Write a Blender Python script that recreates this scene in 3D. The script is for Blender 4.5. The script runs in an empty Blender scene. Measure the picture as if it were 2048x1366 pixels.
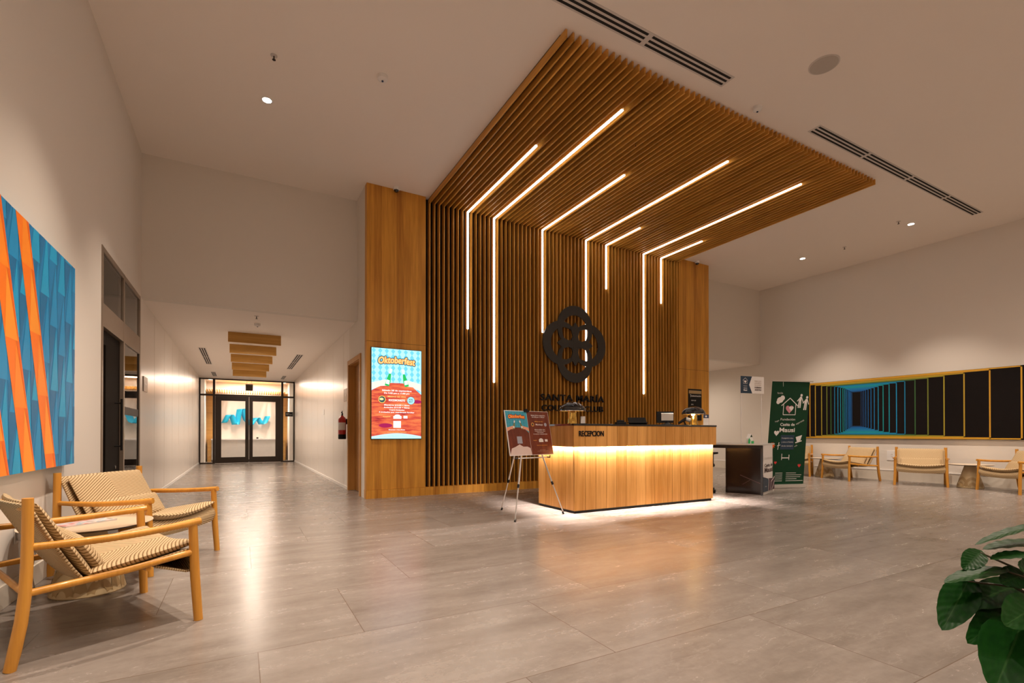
import bpy, math, random
from mathutils import Vector, Matrix
random.seed(7)
PI = math.pi
sc = bpy.context.scene
col = sc.collection

# ------------------------------------------------------------ camera
F_PX, CY, PITCH, YAW = 980.3, 860.67, 0.3438, 28.9733
cam_d = bpy.data.cameras.new('camera')
cam = bpy.data.objects.new('camera', cam_d); col.objects.link(cam)
cam.location = (0, 0, 1.05)
cam.rotation_euler = (math.radians(90 + PITCH), 0, math.radians(-YAW))
cam_d.sensor_fit = 'HORIZONTAL'; cam_d.sensor_width = 36.0
cam_d.lens = F_PX / 2048 * 36.0
cam_d.shift_y = (CY - 683) / 2048
cam_d.clip_start = 0.05; cam_d.clip_end = 100
sc.camera = cam
# ------------------------------------------------------------ world, exposure
w = bpy.data.worlds.new('world'); sc.world = w; w.use_nodes = True
w.node_tree.nodes['Background'].inputs[0].default_value = (0.9, 0.75, 0.6, 1)
w.node_tree.nodes['Background'].inputs[1].default_value = 0.02
sc.view_settings.view_transform = 'Standard'; sc.view_settings.look = 'None'
sc.view_settings.gamma = 1.0; sc.view_settings.use_curve_mapping = False
sc.view_settings.exposure = 0.08
sc.cycles.max_bounces = 10; sc.cycles.diffuse_bounces = 6; sc.cycles.glossy_bounces = 5
sc.cycles.transparent_max_bounces = 12
sc.cycles.use_denoising = True
sc.cycles.sample_clamp_indirect = 6.0
# light strengths
WARM = (1.0, 0.825, 0.67)
DOWN_W, HALL_W, DESK_W, FAR_W = 600.0, 190.0, 190.0, 120.0
LED_E = 9.5
SCREEN_E = 1.1
# room dimensions (metres)
XL, XR, YB, YN, H, HH = -1.25, 12.811, 8.70, -4.0, 5.071, 2.99
XH, YE, YP, XQ = 1.755, 19.87, 7.977, 9.806

# ------------------------------------------------------------ node helpers
class NT:
    def __init__(s, mat): s.t = mat.node_tree; s.n = s.t.nodes; s.l = s.t.links
    def new(s, k, **kw):
        n = s.n.new(k)
        for a, b in kw.items(): setattr(n, a, b)
        return n
    def put(s, sock, val):
        if val is None: return
        if isinstance(val, bpy.types.NodeSocket): s.l.new(val, sock)
        else: sock.default_value = val
    def math(s, op, a, b=None, c=None):
        n = s.new('ShaderNodeMath', operation=op)
        for i, x in enumerate((a, b, c)): s.put(n.inputs[i], x)
        return n.outputs[0]
    def mix(s, f, a, b):
        n = s.new('ShaderNodeMix', data_type='RGBA')
        s.put(n.inputs[0], f); s.put(n.inputs[6], a); s.put(n.inputs[7], b)
        return n.outputs[2]
    def noise(s, vec, scale, detail=4, rough=.55):
        n = s.new('ShaderNodeTexNoise'); s.put(n.inputs['Vector'], vec)
        n.inputs['Scale'].default_value = scale; n.inputs['Detail'].default_value = detail
        n.inputs['Roughness'].default_value = rough
        return n.outputs[0]
    def mapping(s, vec, scale=(1, 1, 1), rot=(0, 0, 0)):
        n = s.new('ShaderNodeMapping'); s.put(n.inputs[0], vec)
        n.inputs['Scale'].default_value = scale; n.inputs['Rotation'].default_value = rot
        return n.outputs[0]
    def ramp(s, fac, stops):
        n = s.new('ShaderNodeValToRGB'); s.put(n.inputs[0], fac); e = n.color_ramp.elements
        while len(e) > 1: e.remove(e[-1])
        e[0].position = stops[0][0]; e[0].color = stops[0][1]
        for p, c in stops[1:]:
            x = e.new(p); x.color = c
        return n.outputs[0]
    def bump(s, h, strength, dist=.01):
        n = s.new('ShaderNodeBump'); s.put(n.inputs['Height'], h)
        n.inputs['Strength'].default_value = strength; n.inputs['Distance'].default_value = dist
        return n.outputs[0]

def rgba(c): return (c[0], c[1], c[2], 1)
def mat(name, c, rough=.5, metal=0.0, emit=None, es=0.0, spec=.5, coat=0.0, mottle=0.06, mscale=9.0):
    m = bpy.data.materials.new(name); m.use_nodes = True
    T = NT(m); b = T.n['Principled BSDF']
    if mottle:
        o = T.new('ShaderNodeTexCoord').outputs['Object']
        f = T.noise(o, mscale, 3)
        T.put(b.inputs['Base Color'], T.mix(f, rgba([x * (1 - mottle) for x in c]), rgba([min(1, x * (1 + mottle)) for x in c])))
    else: b.inputs['Base Color'].default_value = rgba(c)
    b.inputs['Roughness'].default_value = rough; b.inputs['Metallic'].default_value = metal
    b.inputs['Specular IOR Level'].default_value = spec; b.inputs['Coat Weight'].default_value = coat
    if emit: b.inputs['Emission Color'].default_value = rgba(emit); b.inputs['Emission Strength'].default_value = es
    return m
def emitm(name, c, s): return mat(name, (.0, .0, .0), .6, emit=c, es=s, mottle=0, spec=0)

def wood(name, c1, c2, rough=.42, axis='Z', plank=.13, island=0.0, scale=1.0, coat=0.0):
    """veneer with the grain along axis; staves of width plank take slightly different tones"""
    m = bpy.data.materials.new(name); m.use_nodes = True
    T = NT(m); b = T.n['Principled BSDF']; o = T.new('ShaderNodeTexCoord').outputs['Object']
    sx = T.new('ShaderNodeSeparateXYZ'); T.l.new(o, sx.inputs[0])
    sq = {'Z': (14, 14, .9), 'Y': (14, .9, 14), 'X': (.9, 14, 14)}[axis]
    st = {'Z': (70, 70, 1.6), 'Y': (70, 1.6, 70), 'X': (1.6, 70, 70)}[axis]
    g = T.noise(T.mapping(o, [v * scale for v in sq]), 1.0, 5, .6)
    fi = T.noise(T.mapping(o, [v * scale for v in st]), 1.0, 3, .6)
    cloud = T.noise(T.mapping(o, [v * .22 * scale for v in sq]), 1.0, 3, .5)
    f = T.math('ADD', T.math('MULTIPLY', g, .5), T.math('MULTIPLY', fi, .25))
    f = T.math('ADD', f, T.math('MULTIPLY', cloud, .25))
    f = T.math('MULTIPLY_ADD', f, 3.2, -1.1)
    if plank:
        a = {'Z': T.math('ADD', sx.outputs[0], sx.outputs[1]), 'Y': sx.outputs[0], 'X': sx.outputs[1]}[axis]
        wn = T.new('ShaderNodeTexWhiteNoise', noise_dimensions='1D')
        T.put(wn.inputs['W'], T.math('FLOOR', T.math('DIVIDE', a, plank)))
        f = T.math('ADD', f, T.math('MULTIPLY_ADD', wn.outputs[0], .5, -.25))
    if island:
        gi = T.new('ShaderNodeNewGeometry').outputs['Random Per Island']
        f = T.math('ADD', f, T.math('MULTIPLY_ADD', gi, island, -island / 2))
    f = T.new('ShaderNodeClamp').outputs[0] if False else T.math('MINIMUM', T.math('MAXIMUM', f, 0.0), 1.0)
    T.put(b.inputs['Base Color'], T.mix(f, rgba(c1), rgba(c2)))
    b.inputs['Roughness'].default_value = rough; b.inputs['Coat Weight'].default_value = coat; b.inputs['Specular IOR Level'].default_value = .3
    T.put(b.inputs['Normal'], T.bump(fi, .12, .002))
    return m

# ------------------------------------------------------------ materials
def plaster(name, c, rough=.75, bump=.05):
    m = bpy.data.materials.new(name); m.use_nodes = True
    T = NT(m); b = T.n['Principled BSDF']; o = T.new('ShaderNodeTexCoord').outputs['Object']
    n1 = T.noise(o, .8, 3); n2 = T.noise(o, 160, 2)
    T.put(b.inputs['Base Color'], T.mix(n1, rgba([x * .97 for x in c]), rgba(c)))
    b.inputs['Roughness'].default_value = rough
    T.put(b.inputs['Normal'], T.bump(n2, bump, .001))
    return m
m_wall = plaster('warm_white_plaster', (.74, .69, .63), .62)
m_ceil = plaster('ceiling_paint', (.86, .79, .73), .8)
m_hallwall = plaster('satin_wall_panel', (.76, .71, .66), .28, .02)
m_base = mat('baseboard_paint', (.70, .64, .55), .45)
m_wood = wood('honey_oak_veneer', (.38, .145, .018), (.76, .37, .055), .42, 'Z', .121)
m_deskwood = wood('desk_oak_boards', (.40, .17, .030), (.72, .37, .11), .38, 'Z', 0, .6)
m_slatv = wood('slat_oak_upright', (.38, .16, .018), (.74, .37, .07), .45, 'Z', 0, .35)
m_slath = wood('slat_oak_overhead', (.38, .16, .018), (.74, .37, .07), .45, 'Y', 0, .35)
m_beam = wood('beam_oak', (.42, .21, .04), (.62, .35, .09), .45, 'X', 0)
m_doorwood = wood('door_oak', (.25, .10, .018), (.42, .19, .045), .4, 'Z', 0)
m_jamb = wood('jamb_oak', (.40, .18, .04), (.58, .29, .08), .4, 'Z', 0)
m_chairwood = wood('ash_chair_frame', (.52, .22, .028), (.72, .35, .06), .33, 'Z', 0, scale=1.4, coat=.15)
m_black = mat('matte_black', (.008, .007, .007), .55, spec=.25)
m_void = mat('black_felt_backing', (.008, .006, .005), .9)
m_gloss = mat('gloss_black', (.006, .006, .007), .06, coat=.6, mottle=0)
m_smoke = mat('smoked_acrylic', (.010, .006, .005), .12, spec=.25, mottle=0)
m_leafdk = mat('dark_door_leaf', (.010, .007, .005), .75, spec=.08)
m_frame = mat('bronze_frame', (.022, .013, .008), .5, spec=.3)
m_fr2 = mat('weathered_bronze_frame', (.27, .21, .16), .38, .45)
m_logo = mat('dark_bronze_plate', (.030, .024, .019), .45, .2)
m_white = mat('white_plastic', (.78, .76, .74), .4)
m_ltgrey = mat('light_grey_panel', (.62, .60, .57), .5)
m_alu = mat('brushed_aluminium', (.75, .74, .72), .28, .9)
m_chrome = mat('chrome', (.85, .85, .85), .08, 1.0, mottle=0)
m_gold = mat('polished_brass', (.85, .55, .14), .18, 1.0, mottle=0)
m_red = mat('extinguisher_red', (.45, .012, .010), .3, coat=.4)
m_navy = mat('navy_print', (.006, .028, .060), .5)
m_green = mat('green_banner_print', (.0, .034, .011), .6, spec=.25)
m_printw = mat('print_white', (.72, .68, .66), .55, mottle=0)
m_printpink = mat('print_pink', (.55, .22, .28), .55, mottle=0)
m_printred = mat('print_red', (.55, .03, .03), .55, mottle=0)
m_printor = mat('print_orange', (.80, .12, .01), .55, mottle=0)
m_printdark = mat('print_dark', (.05, .02, .02), .55, mottle=0)
m_printgrey = mat('print_grey', (.40, .30, .24), .55, mottle=0)
m_printnavy = mat('print_navy', (.02, .04, .10), .55, mottle=0)
m_purple = mat('print_plum', (.05, .015, .035), .5, mottle=0)
m_turq = mat('turquoise_metal', (.0, .46, .78), .35, .1)
m_vent = mat('vent_grey_paint', (.60, .55, .52), .5)
m_speak = mat('speaker_mesh_grey', (.46, .42, .38), .7, mottle=.12, mscale=300)
m_pedestal = mat('sand_pedestal', (.60, .46, .26), .5, mottle=.10, mscale=3)
m_pedband = mat('pedestal_pattern', (.44, .30, .14), .55)
m_tabletop = mat('tabletop_sand_laminate', (.62, .50, .36), .28)
m_glassedge = mat('table_edge', (.05, .03, .02), .4)
m_soil = mat('potting_soil', (.03, .018, .01), .9, mottle=.4, mscale=60)
m_pot = mat('terracotta_brown_pot', (.10, .045, .022), .5)
m_stem = mat('plant_stem', (.05, .035, .012), .5)
LEDC = (1.0, .90, .82)
m_led = emitm('led_diffuser', LEDC, LED_E)
m_deskled = emitm('desk_led', (1.0, .87, .76), 20.0)
m_bulb = emitm('downlight_lens', (1.0, .90, .78), 40.0)
m_farlamp = emitm('far_downlight_lens', (1.0, .9, .8), 6.0)
m_lampglow = emitm('lamp_bulb_glow', (1.0, .66, .24), 14.0)

def fabric():
    m = bpy.data.materials.new('ribbed_beige_fabric'); m.use_nodes = True
    T = NT(m); b = T.n['Principled BSDF']; uv = T.new('ShaderNodeUVMap').outputs[0]
    s = T.new('ShaderNodeSeparateXYZ'); T.l.new(uv, s.inputs[0])
    v = T.math('ADD', s.outputs[0], T.math('MULTIPLY', T.math('ABSOLUTE', s.outputs[1]), .5))
    ph = T.math('SINE', T.math('MULTIPLY', v, 2 * PI / .0185))
    f = T.math('MULTIPLY_ADD', ph, .5, .5)
    c = T.ramp(f, [(0, (.16, .09, .028, 1)), (.14, (.30, .19, .08, 1)), (.34, (.52, .38, .21, 1)), (1, (.58, .43, .25, 1))])
    T.put(b.inputs['Base Color'], c); b.inputs['Roughness'].default_value = .85
    T.put(b.inputs['Normal'], T.bump(f, .5, .004))
    return m
m_fabric = fabric()

def floor_mat():
    m = bpy.data.materials.new('large_format_stone_tile'); m.use_nodes = True
    T = NT(m); b = T.n['Principled BSDF']; o = T.new('ShaderNodeTexCoord').outputs['Object']
    s = T.new('ShaderNodeSeparateXYZ'); T.l.new(o, s.inputs[0])
    y = T.math('DIVIDE', T.math('ADD', s.outputs[1], -.99 + 8.3), .83)
    row = T.math('FLOOR', y)
    x = T.math('SUBTRACT', s.outputs[0], T.math('MULTIPLY', row, .5))
    x = T.math('DIVIDE', T.math('ADD', x, 30.0 - .576 + 1.0 - 1.0), 1.5)
    cx = T.math('FLOOR', x)
    fx = T.math('FRACT', x); fy = T.math('FRACT', y)
    ex = T.math('MULTIPLY', T.math('MINIMUM', fx, T.math('SUBTRACT', 1.0, fx)), 1.5)
    ey = T.math('MULTIPLY', T.math('MINIMUM', fy, T.math('SUBTRACT', 1.0, fy)), .83)
    joint = T.math('LESS_THAN', T.math('MINIMUM', ex, ey), .0022)
    cv = T.new('ShaderNodeCombineXYZ'); T.put(cv.inputs[0], cx); T.put(cv.inputs[1], row)
    wn = T.new('ShaderNodeTexWhiteNoise', noise_dimensions='2D'); T.l.new(cv.outputs[0], wn.inputs['Vector'])
    off = T.new('ShaderNodeVectorMath', operation='MULTIPLY_ADD')
    T.l.new(wn.outputs[1], off.inputs[0]); off.inputs[1].default_value = (9, 9, 9); T.l.new(o, off.inputs[2])
    streak = T.noise(T.mapping(off.outputs[0], (.9, 3.6, 1), (0, 0, .12)), 1.7, 7, .62)
    fine = T.noise(off.outputs[0], 22, 6, .7)
    vein = T.math('ABSOLUTE', T.math('SUBTRACT', T.noise(T.mapping(off.outputs[0], (.6, 2.2, 1), (0, 0, -.2)), 1.5, 6, .6), .5))
    vein = T.math('MULTIPLY', T.math('LESS_THAN', vein, .004), .09)
    f = T.math('ADD', T.math('MULTIPLY', streak, .75), T.math('MULTIPLY', fine, .25))
    f = T.math('ADD', f, T.math('MULTIPLY_ADD', wn.outputs[0], .14, -.07))
    f = T.math('ADD', f, vein)
    c = T.ramp(f, [(.32, (.176, .148, .127, 1)), (.50, (.228, .196, .173, 1)), (.68, (.282, .248, .223, 1)), (.85, (.33, .295, .268, 1))])
    c = T.mix(joint, c, (.13, .095, .07, 1))
    T.put(b.inputs['Base Color'], c)
    T.put(b.inputs['Roughness'], T.math('MULTIPLY_ADD', f, .14, .185))
    b.inputs['Specular IOR Level'].default_value = .5
    T.put(b.inputs['Normal'], T.bump(fine, .045, .004))
    return m
m_floor = floor_mat()

def glass(name, tint=(1, 1, 1), refl=1.0):
    """thin pane: clear with Fresnel reflection"""
    m = bpy.data.materials.new(name); m.use_nodes = True
    T = NT(m); T.n.remove(T.n['Principled BSDF'])
    tr = T.new('ShaderNodeBsdfTransparent'); tr.inputs[0].default_value = rgba(tint)
    gl = T.new('ShaderNodeBsdfGlossy'); gl.inputs['Roughness'].default_value = .01
    fr = T.new('ShaderNodeFresnel'); fr.inputs[0].default_value = 1.5
    mx = T.new('ShaderNodeMixShader'); T.put(mx.inputs[0], T.math('MULTIPLY', fr.outputs[0], refl))
    T.l.new(tr.outputs[0], mx.inputs[1]); T.l.new(gl.outputs[0], mx.inputs[2])
    T.l.new(mx.outputs[0], T.n['Material Output'].inputs[0])
    return m
m_glass = glass('clear_glass'); m_tinted = glass('smoked_glass', (.55, .5, .42))

def leafmat():
    m = bpy.data.materials.new('glossy_philodendron_leaf'); m.use_nodes = True
    T = NT(m); b = T.n['Principled BSDF']; uv = T.new('ShaderNodeUVMap').outputs[0]
    s = T.new('ShaderNodeSeparateXYZ'); T.l.new(uv, s.inputs[0])
    av = T.math('ABSOLUTE', s.outputs[1])
    mid = T.math('LESS_THAN', av, .035)
    rib = T.math('SINE', T.math('MULTIPLY', T.math('SUBTRACT', s.outputs[0], T.math('MULTIPLY', av, .22)), 52))
    ribf = T.math('MULTIPLY_ADD', rib, .5, .5)
    n = T.noise(uv, 6, 4)
    c = T.mix(n, (.002, .018, .004, 1), (.008, .055, .005, 1))
    c = T.mix(T.math('MULTIPLY', mid, .5), c, (.03, .08, .02, 1))
    T.put(b.inputs['Base Color'], c); b.inputs['Roughness'].default_value = .40
    b.inputs['Specular IOR Level'].default_value = .12
    T.put(b.inputs['Normal'], T.bump(ribf, .18, .003))
    return m
m_leaf = leafmat()

# ------------------------------------------------------------ mesh builder
class MB:
    def __init__(s): s.v = []; s.f = []; s.mi = []; s.mats = []; s.uv = {}
    def m(s, mt):
        if mt not in s.mats: s.mats.append(mt)
        return s.mats.index(mt)
    def face(s, pts, mt, uv=None):
        b = len(s.v); s.v += [tuple(p) for p in pts]
        s.f.append(list(range(b, b + len(pts)))); s.mi.append(s.m(mt))
        if uv: s.uv[len(s.f) - 1] = uv
    def mesh(s, vs, fs, mt):
        b = len(s.v); s.v += [tuple(p) for p in vs]; k = s.m(mt)
        for f in fs: s.f.append([b + i for i in f]); s.mi.append(k)
    def box(s, a, c, mt, M=None):
        (x0, y0, z0), (x1, y1, z1) = a, c
        vs = [Vector(p) for p in ((x0,y0,z0),(x1,y0,z0),(x1,y1,z0),(x0,y1,z0),(x0,y0,z1),(x1,y0,z1),(x1,y1,z1),(x0,y1,z1))]
        if M is not None: vs = [M @ p for p in vs]
        s.mesh(vs, [(0,3,2,1),(4,5,6,7),(0,1,5,4),(1,2,6,5),(2,3,7,6),(3,0,4,7)], mt)
    def tube(s, pts, rad, mt, n=12, flat=1.0, up=None):
        pts = [Vector(p) for p in pts]
        if not isinstance(rad, (list, tuple)): rad = [rad] * len(pts)
        vs = []; fs = []; prev = None
        for i, p in enumerate(pts):
            d = (pts[min(i + 1, len(pts) - 1)] - pts[max(i - 1, 0)]).normalized()
            if prev is None:
                u = Vector(up) if up else (Vector((0, 0, 1)) if abs(d.z) < .9 else Vector((1, 0, 0)))
            else: u = prev
            u = (u - d * u.dot(d)).normalized(); prev = u; r_ = d.cross(u)
            for k in range(n):
                a = 2 * PI * k / n
                vs.append(p + (u * math.cos(a) * flat + r_ * math.sin(a)) * rad[i])
        for i in range(len(pts) - 1):
            for k in range(n):
                a = i * n + k; b = i * n + (k + 1) % n
                fs.append((a, b, b + n, a + n))
        fs.append(tuple(reversed(range(n)))); fs.append(tuple(range((len(pts) - 1) * n, len(pts) * n)))
        s.mesh(vs, fs, mt)
    def lathe(s, prof, mt, n=32, c=(0, 0, 0), M=None, caps=True):
        vs = []; fs = []
        for r, z in prof:
            for k in range(n):
                a = 2 * PI * k / n
                p = Vector((c[0] + r * math.cos(a), c[1] + r * math.sin(a), c[2] + z))
                vs.append(M @ p if M is not None else p)
        for i in range(len(prof) - 1):
            for k in range(n):
                a = i * n + k; b = i * n + (k + 1) % n
                fs.append((a, b, b + n, a + n))
        if caps and prof[0][0] > 1e-4: fs.append(tuple(reversed(range(n))))
        if caps and prof[-1][0] > 1e-4: fs.append(tuple(range((len(prof) - 1) * n, len(prof) * n)))
        s.mesh(vs, fs, mt)
    def grid(s, fn, us, vs_, mt, uvfn=None):
        b = len(s.v); k = s.m(mt)
        for u in us:
            for v in vs_: s.v.append(tuple(fn(u, v)))
        nv = len(vs_)
        for i in range(len(us) - 1):
            for j in range(nv - 1):
                s.f.append([b + i * nv + j, b + (i + 1) * nv + j, b + (i + 1) * nv + j + 1, b + i * nv + j + 1]); s.mi.append(k)
                if uvfn: s.uv[len(s.f) - 1] = [uvfn(us[i], vs_[j]), uvfn(us[i + 1], vs_[j]), uvfn(us[i + 1], vs_[j + 1]), uvfn(us[i], vs_[j + 1])]
    def build(s, name, parent=None, smooth=0, bevel=0, weld=False):
        me = bpy.data.meshes.new(name); me.from_pydata(s.v, [], s.f); me.update()
        for mt in s.mats: me.materials.append(mt)
        me.polygons.foreach_set('material_index', s.mi)
        if s.uv:
            l = me.uv_layers.new(name='UVMap')
            for fi, uv in s.uv.items():
                p = me.polygons[fi]
                for q, li in enumerate(p.loop_indices): l.data[li].uv = uv[q]
        if weld:
            import bmesh
            bm = bmesh.new(); bm.from_mesh(me); bmesh.ops.remove_doubles(bm, verts=bm.verts, dist=1e-5)
            bmesh.ops.recalc_face_normals(bm, faces=bm.faces); bm.to_mesh(me); bm.free()
        if smooth:
            me.polygons.foreach_set('use_smooth', [True] * len(me.polygons))
            me.set_sharp_from_angle(angle=math.radians(smooth))
        o = bpy.data.objects.new(name, me); col.objects.link(o)
        if parent is not None: o.parent = parent
        if bevel:
            md = o.modifiers.new('bevel', 'BEVEL'); md.width = bevel; md.segments = 2; md.limit_method = 'ANGLE'
        return o
def tag(o, label=None, cat=None, group=None, kind=None):
    if label: o['label'] = label
    if cat: o['category'] = cat
    if group: o['group'] = group
    if kind: o['kind'] = kind
    return o
def thing(name, label, cat, loc=(0, 0, 0), rz=0, group=None):
    o = bpy.data.objects.new(name, None); col.objects.link(o)
    o.location = loc; o.rotation_euler = (0, 0, rz); o.empty_display_size = .1
    return tag(o, label, cat, group)
def dup(root, loc, rz, label, group=None):
    r = root.copy(); col.objects.link(r); r.location = loc; r.rotation_euler = (0, 0, rz); r['label'] = label
    if group: r['group'] = group
    for ch in list(root.children):
        c = ch.copy(); col.objects.link(c); c.parent = r
        for g in list(ch.children):
            d = g.copy(); col.objects.link(d); d.parent = c
    return r
def struct(name, mb, **k): return tag(mb.build(name, **k), kind='structure')
def lin(a, b, n): return [a + (b - a) * i / (n - 1) for i in range(n)]

_tc = {}
def text_geo(body, bold=0.0, spacing=1.0, shear=0.0):
    key = (body, bold, spacing, shear)
    if key in _tc: return _tc[key]
    cu = bpy.data.curves.new('lettering', 'FONT'); cu.body = body; cu.size = 1.0; cu.offset = bold
    cu.space_character = spacing; cu.shear = shear; cu.resolution_u = 3; cu.fill_mode = 'FRONT'
    o = bpy.data.objects.new('lettering', cu); col.objects.link(o)
    dg = bpy.context.evaluated_depsgraph_get(); me = bpy.data.meshes.new_from_object(o.evaluated_get(dg))
    vs = [tuple(v.co) for v in me.vertices]; fs = [tuple(p.vertices) for p in me.polygons]
    bpy.data.objects.remove(o); bpy.data.meshes.remove(me)
    _tc[key] = (vs, fs); return vs, fs
class Board:
    """prints flat shapes and lettering on a plane: origin, right, up; n points to the viewer"""
    def __init__(s, O, R, U, bend=None):
        s.O = Vector(O); s.R = Vector(R).normalized(); s.U = Vector(U).normalized(); s.N = s.R.cross(s.U); s.mb = MB(); s.lift = .0006
    def P(s, x, y, l=None): return s.O + s.R * x + s.U * y + s.N * (s.lift if l is None else l)
    def poly(s, pts, mt, l=None): s.mb.face([s.P(x, y, l) for x, y in pts], mt)
    def rect(s, x0, y0, x1, y1, mt, l=None): s.poly([(x0, y0), (x1, y0), (x1, y1), (x0, y1)], mt, l)
    def disc(s, x, y, r, mt, l=None, n=20, ry=None):
        s.poly([(x + r * math.cos(2*PI*k/n), y + (ry or r) * math.sin(2*PI*k/n)) for k in range(n)], mt, l)
    def line(s, pts, w_, mt, l=None):
        for (x0, y0), (x1, y1) in zip(pts, pts[1:]):
            d = Vector((x1 - x0, y1 - y0)); n = Vector((-d.y, d.x)).normalized() * w_ / 2
            s.poly([(x0 - n.x, y0 - n.y), (x1 - n.x, y1 - n.y), (x1 + n.x, y1 + n.y), (x0 + n.x, y0 + n.y)], mt, l)
    def heart(s, x, y, r, mt, l=None, n=24):
        pts = []
        for k in range(n):
            t = 2 * PI * k / n
            pts.append((x + r * math.sin(t) ** 3, y + r * (13 * math.cos(t) - 5 * math.cos(2*t) - 2 * math.cos(3*t) - math.cos(4*t)) / 15))
        s.poly(list(reversed(pts)), mt, l)
    def text(s, body, x, y, h, mt, l=None, width=None, bold=0.0, spacing=1.0, align='c', shear=0.0, arc=0.0, depth=0.0, rot=0.0):
        vs, fs = text_geo(body, bold, spacing, shear)
        x0 = min(v[0] for v in vs); x1 = max(v[0] for v in vs); y0 = min(v[1] for v in vs); y1 = max(v[1] for v in vs)
        k = h / .72; kx = k if not width else width / (x1 - x0)
        ox = {'c': -(x0 + x1) / 2, 'l': -x0, 'r': -x1}[align]
        cr, sr = math.cos(rot), math.sin(rot); out = []
        for a, b, _ in vs:
            px, py = (a + ox) * kx, b * k
            if arc: py += arc * (1 - (2 * px / ((x1 - x0) * kx)) ** 2)
            out.append((x + px * cr - py * sr, y + px * sr + py * cr))
        s.mb.mesh([s.P(px, py, (s.lift if l is None else l) + depth) for px, py in out], fs, mt)
        if depth:
            from collections import Counter
            ed = Counter()
            for f in fs:
                for i in range(len(f)): ed[tuple(sorted((f[i], f[(i+1) % len(f)])))] += 1
            L = (s.lift if l is None else l)
            for (i, j), c in ed.items():
                if c == 1: s.mb.face([s.P(*out[i], L), s.P(*out[j], L), s.P(*out[j], L + depth), s.P(*out[i], L + depth)], mt)
        return s

# ------------------------------------------------------------ structure
b = MB(); b.box((XL - 6, YN - .3, -.1), (XR + .3, YE + 4.5, 0), m_floor); struct('floor', b)
b = MB(); b.box((XL - 6, YN - .3, H), (XR + .3, YB + .15, H + .1), m_ceil); struct('ceiling', b)
b = MB()   # hall ceiling and the lower ceiling of the right-hand corridor
b.box((XL - .1, YB + .15, HH), (XH + .15, YE + 4.5, HH + .1), m_ceil); b.box((XQ - .15, YB + .15, HH), (XR + .1, YE, HH + .1), m_ceil)
struct('ceiling', b)
b = MB(); b.box((XL - .1, YB, HH), (XH, YB + .15, H), m_wall); struct('wall_back_left', b)
b = MB(); b.box((XQ, YB, HH), (XR + .1, YB + .15, H), m_wall); struct('wall_back_right', b)
DY0, DY1, DZ = 6.41, 8.60, 2.985
b = MB(); b.box((XL - .16, YN, 0), (XL, DY0, H), m_wall); b.box((XL - .16, DY0, DZ), (XL, DY1, H), m_wall); b.box((XL - .16, DY1, 0), (XL, YB, H), m_wall)
struct('wall_left', b)
b = MB(); b.box((XL - .16, YB, 0), (XL, YE + 4, HH + .1), m_hallwall)
for y in [YB + .02 + 1.22 * i for i in range(1, 9)]: b.box((XL, y, 0.0), (XL + .0015, y + .004, HH), m_base)
struct('wall_hall_left', b)
b = MB()
WD0, WD1, WDZ = 8.42, 9.38, 2.31
b.box((XH, 8.10, 0), (XH + .16, WD0, H), m_wall); b.box((XH, WD0, WDZ), (XH + .16, WD1, H), m_wall)
b.box((XH, WD1, 0), (XH + .16, YE + 4, HH + .1), m_hallwall)
for y in [YB + .02 + 1.22 * i for i in range(1, 9)]: b.box((XH - .0015, y, 0.0), (XH, y + .004, HH), m_base)
struct('wall_hall_right', b)
b = MB(); b.box((XH + .16, 8.10, 0), (XQ, 8.26, H), m_wall); b.box((XQ - .15, 8.26, 0), (XQ, YE, H), m_wall); struct('wall_feature', b)
b = MB(); b.box((XR, YN, 0), (XR + .15, YE, H), m_wall); struct('wall_right', b)
b = MB(); b.box((XL - .2, YN - .15, 0), (XR + .15, YN, H), m_wall); struct('wall_front', b)
b = MB(); b.box((XQ, 17.0, 0), (XR, 17.15, HH), m_wall); struct('wall_corridor_end', b)
b = MB(); b.box((XL, YN, 0), (XL + .015, DY0 - .02, .14), m_base); struct('baseboard_left', b, bevel=.003)
b = MB(); b.box((XR - .018, YN, 0), (XR, YE - 3, .22), m_base); b.box((XR - .022, YN, .21), (XR, YE - 3, .228), m_white); struct('baseboard_right', b)
b = MB(); b.box((XL, DY1 + .04, 0), (XL + .012, YE - .03, .05), m_white); struct('baseboard_hall_left', b)
b = MB(); b.box((XH - .012, WD1 + .1, 0), (XH, YE - .03, .05), m_white); struct('baseboard_hall_right', b)

# glazed door in the left wall
dr = tag(bpy.data.objects.new('door_1', None), kind='structure'); col.objects.link(dr); dr.location = (XL, DY0, 0)
W_ = DY1 - DY0
b = MB()
for y0, y1 in ((0, .06), (1.07, 1.13), (W_ - .05, W_)): b.box((-.10, y0, 0), (.008, y1, DZ), m_fr2)
for z0, z1 in ((2.16, 2.40), (DZ - .055, DZ)): b.box((-.099, .06, z0), (.006, W_ - .05, z1), m_fr2)
b.box((-.09, 1.13, 0), (.0, W_ - .05, .12), m_frame); b.box((-.09, 1.13, .12), (-.002, 1.155, 2.16), m_frame); b.box((-.09, W_ - .075, .12), (-.002, W_ - .05, 2.16), m_frame)
b.box((-.09, 1.13, 1.28), (-.002, W_ - .05, 1.38), m_frame)
b.build('door_frame', dr, bevel=.003)
b = MB()
b.box((-.016, .06, 2.40), (-.008, 1.07, DZ - .055), m_glass); b.box((-.016, 1.13, 2.40), (-.008, W_ - .05, DZ - .055), m_glass)
b.box((-.016, 1.155, .12), (-.008, W_ - .075, 1.28), m_glass); b.box((-.016, 1.155, 1.38), (-.008, W_ - .075, 2.16), m_glass)
b.build('pane', dr)
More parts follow.
